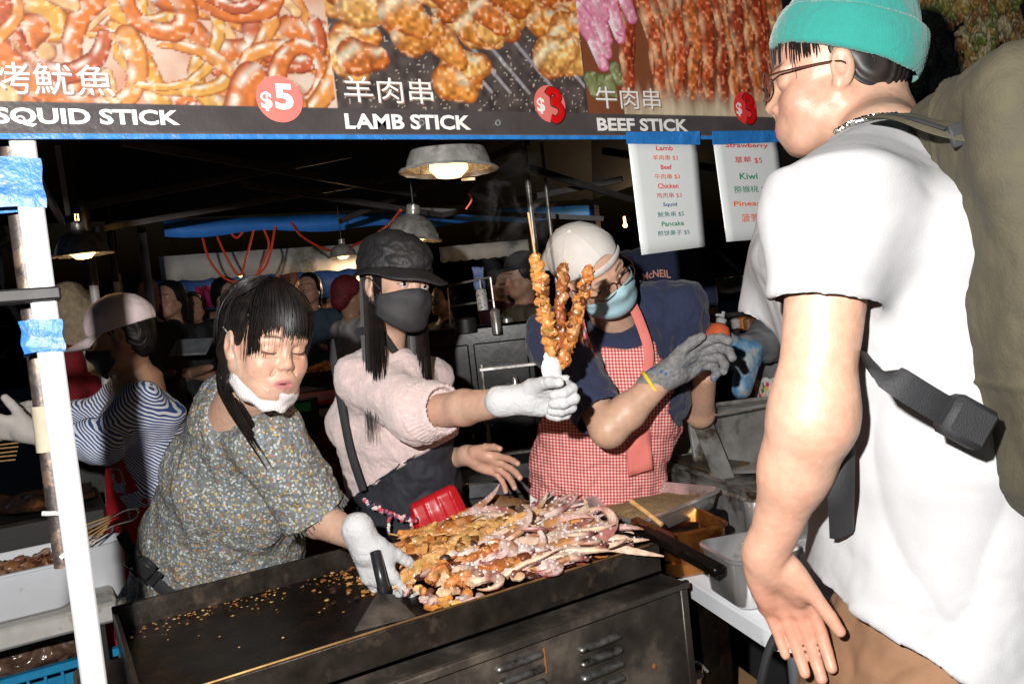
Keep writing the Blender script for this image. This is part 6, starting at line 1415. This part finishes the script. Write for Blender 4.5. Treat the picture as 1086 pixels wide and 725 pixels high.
# ---------------------------------------------------------------- background
def simple_person(label, px, py, d, face, shirt, hairc=None, grp='people in the dark crowd', hat=None, arm=None, s=1.0, hairlen=.0, lean=0, skn=SKIN_M, hood=None):
    hc = P(px, py, d); fr = frame(hc, face, ZZ+W3(lean, 0, 0)); root = person(label, (hc[0], hc[1], 0), grp)
    nb = hc-ZZ*.17-FW*-.03; side = nrm(np.cross(nrm(face), ZZ)); ch = nb-ZZ*.22; hp = nb-ZZ*.60
    S = SD(.0055); head(S, fr, 0, ears=False, s=s); S.cap(L(fr, 0, -.02, -.05), nb, .05, .055, .03); S.tor(nb-ZZ*.02, ch, (.10, .08), (.12, .09), side, .03)
    arms = []
    for q in (-1, 1):
        sh = nb-ZZ*.06+side*q*.17; el = sh-ZZ*.27+side*q*.04+nrm(face)*.02; wr = el+nrm(face)*.20+ZZ*(.04 if arm is None else arm)-side*q*.06; arms.append((sh, el, wr))
        S.chain([sh, el, wr], [.045, .038, .028], .02); S.ell(wr+nrm(wr-el)*.06, (.022, .022, .05), np.stack([side, np.cross(side, nrm(wr-el)), nrm(wr-el)]), .01)
    body = sdobj('body', S, skin, root, None, skincol(skn, fr, s))
    S = SD(.011); S.tor(hp, ch, (.17, .12), (.19, .13), side, .05); S.tor(ch, nb-ZZ*.03, (.19, .13), (.10, .08), side, .05)
    for sh, el, wr in arms: S.cap(nb-ZZ*.05, sh, .07, .065, .05); S.cap(sh, el+(sh-el)*.25, .065, .058, .04)
    sdobj('shirt', S, shirt, root, lambda v, N: folds(v, 9, .010, int(px)))
    S = SD(.018)
    for q in (-1, 1): S.cap(hp+side*q*.09, V(*(hp+side*q*.10)[:2], .08), .095, .06, .03)
    sdobj('trousers', S, M_black, root)
    if hood is not None:
        S = SD(.006); S.ell(L(fr, 0, -.03, .02), (.10, .12, .13), fr['M'], .0); S.cap(L(fr, 0, -.05, -.05), nb-ZZ*.14, .10, .13, .04); S.ell(L(fr, 0, .09, -.01), (.062, .07, .085), fr['M'], .02, -1); sdobj('headscarf', S, hood, root, lambda v, N: folds(v, 22, .008, 3))
    else:
        h = skullcap(fr, root, s, 1.12, (0, .050, .045), (0, 1, -.42), 'hair', (lambda S: S.cap(L(fr, 0, -.055, -.02), L(fr, 0, -.07, -max(hairlen, .05)), .07, .055, .03)), .006)
        if hairc is not None: h.data.materials[0] = hairc
    if hat is not None:
        S = SD(.006); S.ell(L(fr, 0, -.02, .055), (.088, .108, .085), fr['M'], .0); S.cut(L(fr, 0, 0, .04), -fr['Z'], .004); S.box(L(fr, 0, .11, .05), (.07, .06, .008), fr['M'], .005, .01); sdobj('cap', S, hat, root)
    return root, nb, side
def background():
    rs = np.random.RandomState(4)
    dk = M_black; denim = mat('dark_denim', (.05, .09, .13), .9); red = mat('dark_red_cotton', (.26, .012, .02), .8, var=.15); wt = mat('grey_white_cotton', (.55, .55, .56), .9)
    olive = mat('olive_jacket', (.12, .10, .07), .8, var=.2); beige = mat('beige_scarf', (.42, .34, .22), .9, var=.25, scale=40, bmp=.5)
    simple_person('worker in a beige headscarf and dark red top behind the white tent leg', 68, 332, 4.0, W3(-.8, -.3, .3), red, hood=beige)
    b = None
    simple_person('man in dark clothes looking right, just above the pink cap', 152, 312, 4.7, W3(.8, 0, .4), dk)
    simple_person('person in a black top facing the camera, above the pink cap', 180, 318, 5.0, W3(-.2, 0, .9), dk, hairlen=.12)
    simple_person('man in black between the magenta cloth and the woman\'s hair', 240, 312, 5.6, W3(.8, 0, .5), dk)
    simple_person('smiling person in denim behind the floral woman\'s head', 328, 306, 6.0, W3(-.1, 0, 1), denim, hairlen=.15, skn=V(.62, .34, .24))
    simple_person('person with dark red hair and denim, seen from behind, far back', 306, 298, 6.6, W3(.2, 0, -1), denim, hairlen=.12, hairc=mat('maroon_hair', (.06, .012, .015), .6, var=.5))
    simple_person('person in white t-shirt and red bandana beside the black cap', 370, 312, 5.2, W3(.7, 0, -.6), wt, hairlen=.02, hairc=mat('red_bandana', (.16, .012, .02), .7, var=.6, scale=80))
    simple_person('person in black standing far back between the two dome lamps', 400, 322, 7.0, W3(0, 0, 1), dk)
    simple_person('dark figure in the crowd far behind the striped shirt', 205, 326, 6.2, W3(.3, 0, .9), dk, hairlen=.1)
    simple_person('dark figure in the crowd left of the orange cables', 268, 330, 6.4, W3(-.5, 0, .9), dk)
    simple_person('man in an olive jacket and dark cap behind the skewers', 553, 293, 4.4, W3(-.85, -.2, .4), olive, hat=dk, skn=SKIN_M)
    r, nb, sd_ = simple_person('cook in a navy jersey with a name lettered on the back', 694, 224, 3.7, W3(.35, 0, -1), M_navy, arm=-.05)
    # lettering on the jersey's back, following the cloth
    c = P(697, 281, 3.48); c = c; v0 = None
    bk = nrm(W3(-.30, 0, 1)); xr = nrm(np.cross(ZZ, bk)); xr = xr if xr@RT > 0 else -xr
    cu = bpy.data.curves.new('t', 'FONT'); cu.body = 'McNEIL'; cu.offset = .02; o = bpy.data.objects.new('t', cu); COL.objects.link(o); dg = bpy.context.evaluated_depsgraph_get(); dg.update(); me = bpy.data.meshes.new_from_object(o.evaluated_get(dg)); COL.objects.unlink(o)
    v = A([q.co[:] for q in me.vertices]); u = (v-v.min(0))/(v.max(0)-v.min(0)+1e-9); wdt, hgt = .125, .034
    body_c = nb-ZZ*.14; rad = .150
    pts = [body_c+xr*((a-.5)*wdt)+ZZ*((b2-.5)*hgt+.012*math.sin(a*3.14))+bk*(rad-1.6*((a-.5)*wdt)**2) for a, b2 in u[:, :2]]
    mesh('name_lettering', pts, [tuple(p.vertices) for p in me.polygons], flatmat('pink_lettering', (.75, .35, .30)), r, False)
    for k, (px, py, d, fx, fz, lb, hl) in enumerate([(258, 318, 7.2, .9, .3, 'far dark figure facing right below the orange cable loops', .1), (222, 322, 7.6, -.6, .7, 'far dark figure under the magenta cloth', .05), (345, 318, 7.4, .3, .9, 'far dark figure between the denim person and the bandana wearer', .12), (470, 318, 6.0, -.7, .6, 'far dark figure right of the black cap', .05), (530, 300, 6.6, .6, .7, 'far figure in dark blue behind the oven cabinet', .1)]):
        simple_person(lb, px, py, d, W3(fx, 0, fz), [dk, mat('plum_cotton', (.10, .02, .05), .9), denim][k % 3], hairlen=hl)
    # grey angled panel
    b = MB(); q = P(203, 368, 4.3); Mx = np.stack([nrm(W3(.95, .05, -.2)), nrm(W3(0, .6, -.8)), nrm(W3(.1, .8, .6))], 1); b.box(q, (.19, .14, .015), Mx, .004); tag(b.build('warming_panel', mat('dull_grey_plastic', (.20, .22, .24), .4, var=.2), None, loc=q), 'tilted grey panel on the dark counter behind the striped shirt', 'panel')
    # dark counters (long)
    cm = mat('dark_counter', (.02, .018, .018), .35, var=.4)
    t = thing('far_counter', 'long dark counter in the shadows behind the leaning woman', 'counter', (P(230, 440, 4.2)[0], P(230, 440, 4.2)[1], 0)); q = P(215, 440, 4.4); b = MB(); b.box((q[0], q[1], .58), (1.3, .5, 1.1), None, .01); b.build('counter_body', cm, t)
    # red cloth table with bowl
    q = P(352, 418, 3.7); zt = q[2]; t = thing('red_table', 'red cloth covered table behind the leaning woman', 'table', (q[0], q[1], 0)); b = MB(); Mx = np.stack([RT*V(1, 1, 0), FW*V(1, 1, 0), ZZ], 1); Mx[:, 0] = nrm(Mx[:, 0]); Mx[:, 1] = nrm(Mx[:, 1])
    b.box((q[0], q[1], zt-.01), (.78, .55, .02), Mx, .004); b.build('table_cloth', mat('bright_red_cloth', (.42, .008, .012), .5, var=.2), t); b = MB(); b.box((q[0], q[1], zt/2-.05), (.74, .50, zt-.10), Mx); b.build('table_skirt', mat('maroon_cloth', (.12, .006, .01), .8, var=.3), t)
    b = MB(); b.box(P(345, 437, 3.38), (.62, .02, .03), Mx); b.build('white_edge', mat('dull_white', (.4, .4, .4), .7), t)
    qq = P(352, 392, 3.6); t = thing('noodle_bowl', 'wide dark bowl heaped with orange fried noodles on the red table', 'bowl', qq-ZZ*.05); b = MB(); b.lathe(qq-ZZ*.055, [(0, 0), (.06, 0), (.14, .05), (.15, .06), (.135, .055), (0, .02)], ZZ, 28); b.build('dish', M_dark, t)
    b = MB()
    for i in range(260):
        a, rr = rs.uniform(0, 6.28), rs.rand()**.6*.13; c = qq+V(math.cos(a)*rr, math.sin(a)*rr, .035*(1-(rr/.14)**2)-.004); d = V(*rs.normal(size=3))*V(1, 1, .3); d = nrm(d)*.02
        b.tube(bez([c-d, c+V(*rs.normal(size=3))*.006, c+d], 5), .0032, 4, col=[V(.75, .30, .04), V(.62, .20, .03), V(.80, .45, .10)][rs.randint(3)])
    b.build('fried_noodles', attrmat('noodles', .4, coat=.3, var=.3), t, colors=True)
    q = P(313, 438, 3.3); t = thing('green_box', 'dark box with a green and white label under the red table edge', 'box', q-ZZ*.06); b = MB(); b.box(q, (.17, .12, .11), Mx, .004); b.build('carton', mat('black_carton', (.02, .02, .02), .5), t)
    c = P(316, 432, 3.22); b = MB(); b.box(c+W3(.01, 0, 0), (.085, .006, .035), Mx); b.build('green_label', mat('green_label', (.02, .25, .09), .5), t); b = MB()
    for e in (-.05, -.042): b.box(c+RT*e, (.003, .007, .05), Mx)
    b.build('white_lines', M_white, t)
    # black oven cabinet behind the skewers
    q = P(508, 420, 3.5); t = thing('oven_cabinet', 'tall glossy black oven cabinet behind the black-masked woman', 'oven', (q[0], q[1], 0)); bo = mat('black_enamel', (.004, .004, .004), .25, 0, var=.5, scale=8, spec=.25, dirt=(.015, .013, .012), dscale=40, dth=(.62, .66)); zt = P(508, 345, 3.4)[2]
    b = MB(); b.box((q[0], q[1], zt/2), (.52, .42, zt), Mx, .012); b.build('oven_body', bo, t)
    for k in range(2): b = MB(); b.box(V(q[0], q[1], 0)+Mx@A((-.12+.24*k, -.216, zt*.55)), (.22, .012, zt*.8), Mx, .006); dd = b.build('oven_door', bo, t); b = MB(); a = V(q[0], q[1], 0)+Mx@A((-.03+.06*k, -.235, zt*.62)); b.tube([a-ZZ*.10, a+ZZ*.10], .006, 8); b.build('handle', M_steel2, dd)
    # pipe rack above
    t = thing('steel_rack', 'thin steel rack frame standing on the black oven cabinet', 'rack', (q[0], q[1], zt)); b = MB()
    for a, c in (((474, 303), (520, 294)), ((475, 305), (478, 345)), ((520, 294), (526, 340)), ((478, 325), (524, 318))): b.tube([P(*a, 3.4), P(*c, 3.4)], .005, 6)
    b.build('rack_frame', M_steel2, t)
    q = P(511, 316, 3.3); t = thing('white_dispenser', 'small white perforated dispenser standing on the black oven', 'dispenser', q-ZZ*.05); b = MB(); b.lathe(q-ZZ*.05, [(0, 0), (.022, 0), (.022, .075), (.018, .085), (.004, .09), (.003, .125), (0, .125)], ZZ, 20); b.build('perforated_can', mat('white_enamel', (.6, .6, .58), .4, dirt=(.1, .1, .1), dscale=90, dth=(.56, .6)), t)
    q = P(508, 296, 3.45); S = SD(.005); 
    for k in range(4): S.cap(q+RT*(.009*(k-1.5)), q+RT*(.014*(k-1.5))+ZZ*.05, .007, .006, .004)
    S.ell(q-ZZ*.02, (.028, .02, .04), None, .01); tag(sdobj('hung_glove', S, mat('pale_blue_glove', (.14, .20, .42), .6), None, loc=q), 'pale blue glove hung on the steel rack', 'glove')
    # black pots, tins and taps on the cabinet and shelf
    for i, (px, py, d, r, h, m, lb) in enumerate([(538, 345, 3.4, .03, .07, M_steel2, 'short steel tin at the right end of the oven top'), (494, 345, 3.25, .045, .06, M_dark, 'black pot on the oven top, left of the tins'), (526, 341, 3.2, .02, .10, M_steel2, 'narrow steel bottle between the pot and the tin'), (547, 412, 3.2, .013, .10, M_steel, 'upright chrome tap beside the skewer hand'), (543, 372, 3.3, .03, .03, M_steel2, 'shallow steel cup on the shelf behind the skewers')]):
        q = P(px, py, d); b = MB(); b.lathe(q-ZZ*h/2, [(0, 0), (r, 0), (r, h*.9), (r*.7, h), (r*.3, h*1.05), (0, h*1.05)], ZZ, 18); tt = thing('metal_pot', lb, 'pot', q-ZZ*h/2, 'pots and tins behind the skewers'); b.build('vessel', m, tt)
        if i == 3: b2 = MB(); b2.tube([q-RT*.035+ZZ*.02, q+RT*.035-ZZ*.01], .006, 6); b2.build('handle', M_steel, tt)
    q = P(552, 385, 3.4); t = thing('steel_shelf', 'low steel shelf unit between the oven and the navy sleeve', 'shelf', (q[0], q[1], 0)); b = MB(); b.box(q, (.34, .3, .014), Mx, .002); b.box(q-ZZ*.35, (.34, .3, .014), Mx, .002); b.build('shelf_board', M_steel2, t)
    for s1 in (-1, 1):
        for s2 in (-1, 1): a = q+Mx@A((s1*.16, s2*.14, 0)); b = MB(); b.tube([V(a[0], a[1], 0), a+ZZ*.02], .008, 8); b.build('leg', M_steel2, t)
    # upright steel posts by the skewers
    for a, d, r, lb in (((566, 250), 3.0, .011, 'tall steel post right behind the raised skewers'), ((586, 262), 3.3, .007, 'thinner steel post between the raised skewers and white cap')):
        q = P(*a, d); b = MB(); b.tube([V(q[0], q[1], 0), V(q[0], q[1], 2.12)], r, 10); tt = thing('steel_post', lb, 'post', (q[0], q[1], 0)); b.build('tube', M_steel2, tt); b = MB(); b.box((q[0], q[1], .005), (.08, .08, .01)); b.build('base', M_dark, tt)
    # cooking station at right
    q = P(775, 330, 4.2); t = thing('wok_station', 'dark cooking station with a wok of browned food behind the menu sheets', 'cooking station', (q[0], q[1], 0)); z = q[2]; b = MB(); b.box((q[0], q[1], (z-.06)/2), (.9, .6, z-.06), Mx, .01); b.build('stove_body', M_dark, t)
    b = MB(); c = P(775, 296, 4.3); b.lathe(c-ZZ*.08, [(0, 0), (.10, .02), (.18, .08), (.185, .085), (.17, .08), (0, .01)], ZZ, 28); b.tube([c+W3(.05, .04, 0), c+W3(-.10, .14, .1)], .010, 8); b.build('wok', M_steel2, t)
    mb = MB()
    for i in range(70): a, rr = rs.uniform(0, 6.28), rs.rand()**.5*.13; mb.blob(c+V(math.cos(a)*rr, math.sin(a)*rr, .0), (.016, .012, .010), randrot(), 7, 5, .2, 2, i, [V(.5, .22, .05), V(.6, .35, .12), V(.3, .1, .03)][rs.randint(3)])
    tag(mb.build('browned_food', M_meat, None, colors=True, loc=c), 'browned chopped food frying in the far wok', 'food', kind='stuff')
    b = MB(); c = P(768, 336, 3.5); b.lathe(c, [(0, 0), (.11, .0), (.13, .012), (.105, .006), (0, .005)], ZZ, 24); tag(b.build('steel_plate', M_steel2, None, loc=c), 'dull round steel plate on the counter above the squeeze bottle', 'plate')
    q2 = P(760, 372, 3.2); t = thing('wooden_counter', 'brown counter beyond the grey glove', 'counter', (q2[0], q2[1], 0)); b = MB(); b.box((q2[0]+.1, q2[1]+.2, q2[2]-.03), (.75, .5, .05), Mx, .005); b.build('counter_top', mat('oily_brown_wood', (.22, .10, .035), .35, var=.4), t); b = MB(); b.box((q2[0]+.1, q2[1]+.2, (q2[2]-.06)/2), (.7, .45, q2[2]-.06), Mx); b.build('counter_body', M_dark, t)
    for k in range(14):
        px, py = rs.uniform(728, 800), rs.uniform(342, 362) if k < 8 else rs.uniform(395, 420); c = P(px, py, 3.0+rs.rand()*.3); r = rs.uniform(.015, .03); b = MB(); b.lathe(c, [(0, 0), (r, 0), (r*1.1, r*1.6), (r*.5, r*1.9), (0, r*1.9)], ZZ, 14)
        tag(b.build('spice_tub', mat(['oily_brown_wood', 'dull_white', 'orange_lid'][k % 3], [(.22, .10, .035), (.4, .4, .4), (.5, .15, .03)][k % 3], .4), None, loc=c), 'small tub of seasoning on the crowded counter beyond the squeeze bottle', 'tub', 'seasoning tubs on the far counter')
    b = MB(); c = P(731, 276, 3.9); b.box(c, (.055, .003, .13), np.stack([nrm(RT), nrm(FW), nrm(UP)], 1)); t = tag(b.build('paper_note', mat('dull_white', (.4, .4, .4), .7), None, loc=c), 'small white paper note pinned up right of the lettered jersey', 'paper note')
    # pale low tables seen behind the man's elbow
    q = P(705, 425, 2.9); b = MB(); b.box((q[0], q[1], q[2]-.02), (.30, .30, .035), Mx, .006); b.box((q[0], q[1], (q[2]-.04)/2), (.24, .24, q[2]-.05), Mx, .006); tag(b.build('cream_bucket_lid', mat('cream_plastic', (.42, .40, .30), .5, var=.15), None, loc=(q[0], q[1], 0)), 'cream coloured plastic stand behind the man\'s raised forearm', 'stand')
    # grey steel lidded case behind the heap
    q = P(505, 512, 2.6); b = MB(); b.box(q, (.36, .24, .05), Mx, .006); t = thing('steel_case', 'flat grey steel case behind the woman\'s bare hand', 'case', q-ZZ*.1); b.build('case_top', mat('grey_steel', (.12, .12, .13), .35, .6, var=.2), t); b = MB(); b.box(V(q[0], q[1], (q[2]-.025)/2), (.34, .22, q[2]-.03), Mx); b.build('case_body', M_dark, t)
    # bare trees at far left
    for k, (px, d, H, lb) in enumerate([(40, 9, 4.2, 'bare branching tree beyond the tent at the far left'), (150, 14, 4.5, 'distant small tree under the left edge of the white valance'), (-60, 8, 4.6, 'leafless tree left of the white tent leg')]):
        g = P(px, 362, d); t = thing('bare_tree', lb, 'tree', (g[0], g[1], 0), None); mb = MB(); rs2 = np.random.RandomState(k+3)
        def br(p, d_, L_, r, dep):
            q_ = p+d_*L_; mid_ = (p+q_)/2+V(*rs2.normal(size=3))*L_*.06; mb.tube([p, mid_, q_], [r, r*.85, r*.68], 5 if dep < 3 else 3, cap=False)
            if dep >= 6: return
            for _ in range(2 if dep < 1 else 3 if dep < 4 else 2): br(q_ if _ else mid_, nrm(d_+V(*rs2.normal(size=3))*V(.55, .55, .35)), L_*rs2.uniform(.62, .85), r*.6, dep+1)
        br(V(g[0], g[1], 0), V(0, 0, 1), H*.30, .09, 0); mb.build('branches', mat('grey_bark', (.07, .075, .085), .9, var=.3), t)
    n = 200
    mesh('ground', [(-60, -60, 0), (60, -60, 0), (60, 60, 0), (-60, 60, 0)], [(0, 1, 2, 3)], mat('asphalt', (.045, .045, .047), .9, var=.4, scale=3, bscale=120, bmp=.5), None, False)['kind'] = 'structure'
def smoke():
    m = bpy.data.materials.new('thin_smoke'); m.use_nodes = True; t = m.node_tree; t.nodes.clear(); out = nd(t, 'ShaderNodeOutputMaterial'); pv = nd(t, 'ShaderNodeVolumePrincipled'); t.links.new(pv.outputs[0], out.inputs['Volume'])
    co = nd(t, 'ShaderNodeTexCoord'); n = noise_n(t, 9, 5, .6, co.outputs['Object'], dist=2.2); r = nd(t, 'ShaderNodeMapRange'); r.inputs['From Min'].default_value = .56; r.inputs['From Max'].default_value = .74; r.inputs['To Max'].default_value = 5.5; t.links.new(n.outputs['Fac'], r.inputs['Value'])
    ge = nd(t, 'ShaderNodeVectorMath', operation='LENGTH'); mp = nd(t, 'ShaderNodeMapping'); mp.inputs['Scale'].default_value = (8.5, 8.5, 3.6); t.links.new(co.outputs['Object'], mp.inputs[0]); t.links.new(mp.outputs[0], ge.inputs[0])
    fo = nd(t, 'ShaderNodeMapRange'); fo.inputs['From Min'].default_value = 1.0; fo.inputs['From Max'].default_value = .4; t.links.new(ge.outputs['Value'], fo.inputs['Value'])
    t.links.new(mth(t, 'MULTIPLY', r.outputs[0], fo.outputs[0]), pv.inputs['Density']); pv.inputs['Color'].default_value = (.85, .85, .88, 1)
    c = P(545, 225, 1.98); b = MB(); b.lathe(c, [(0, -.27), (.09, -.2), (.12, 0), (.09, .2), (0, .27)], ZZ, 16); o = b.build('smoke', m, None, loc=c); tag(o, 'thin wisps of cooking smoke above the raised skewers', 'smoke', kind='stuff')
# ---------------------------------------------------------------- camera, light, sky
def setup():
    cd = bpy.data.cameras.new('camera'); cam = bpy.data.objects.new('camera', cd); COL.objects.link(cam); scene.camera = cam
    cd.sensor_width = 36; cd.lens = FPX/1086*36; cd.clip_start = .02; cd.clip_end = 400
    M = Matrix([[RT[i], UP[i], -FW[i], CAM[i]] for i in range(3)]+[[0, 0, 0, 1]]); cam.matrix_world = M
    w = bpy.data.worlds.new('World'); scene.world = w; w.use_nodes = True; t = w.node_tree; bg = t.nodes['Background']
    sk = t.nodes.new('ShaderNodeTexSky'); sk.sky_type = 'NISHITA'; sk.sun_disc = False; sk.sun_elevation = math.radians(-2.5); sk.sun_rotation = math.radians(200)
    mx = t.nodes.new('ShaderNodeMix'); mx.data_type = 'RGBA'; mx.blend_type = 'MULTIPLY'; mx.inputs[0].default_value = 1; t.links.new(sk.outputs[0], mx.inputs[6]); mx.inputs[7].default_value = (.35, .62, 1.0, 1); t.links.new(mx.outputs[2], bg.inputs[0]); bg.inputs[1].default_value = .15
    # the photographer's flash: one small hard lamp held up and to the left of the lens
    ld = bpy.data.lights.new('camera_flash', 'SPOT'); ld.energy = FLASH; ld.shadow_soft_size = .018; ld.spot_size = math.radians(125); ld.spot_blend = .3; ld.color = (1.0, .97, .93)
    lo = bpy.data.objects.new('camera_flash', ld); COL.objects.link(lo); p = CAM+RT*-.20+UP*.18+FW*-.10; lo.location = p
    lo.rotation_euler = Vector(P(500, 400, 3)-p).to_track_quat('-Z', 'Y').to_euler()
    sd = bpy.data.lights.new('sun', 'SUN'); sd.energy = .01; sd.angle = math.radians(12); so = bpy.data.objects.new('sun', sd); COL.objects.link(so); so.rotation_euler = (math.radians(80), 0, math.radians(200)); sd.color = (.7, .8, 1)
    scene.view_settings.view_transform = 'Standard'; scene.view_settings.look = 'None'; scene.view_settings.exposure = EXPO; scene.view_settings.gamma = 1
    scene.cycles.use_denoising = True; scene.cycles.max_bounces = 6; scene.cycles.diffuse_bounces = 2; scene.cycles.glossy_bounces = 3; scene.cycles.transparent_max_bounces = 12
    scene.cycles.sample_clamp_indirect = 4
import time
FLASH = 240; EXPO = 0
t0 = time.time()
for f in (banner, menus, tent, lamps, griddle, food, rightside, leftside, background, smoke, floral_woman, pink_woman, apron_man, striped_worker, floral_apron_worker, customer):
    f(); print(f.__name__, round(time.time()-t0, 1), flush=True)
setup()
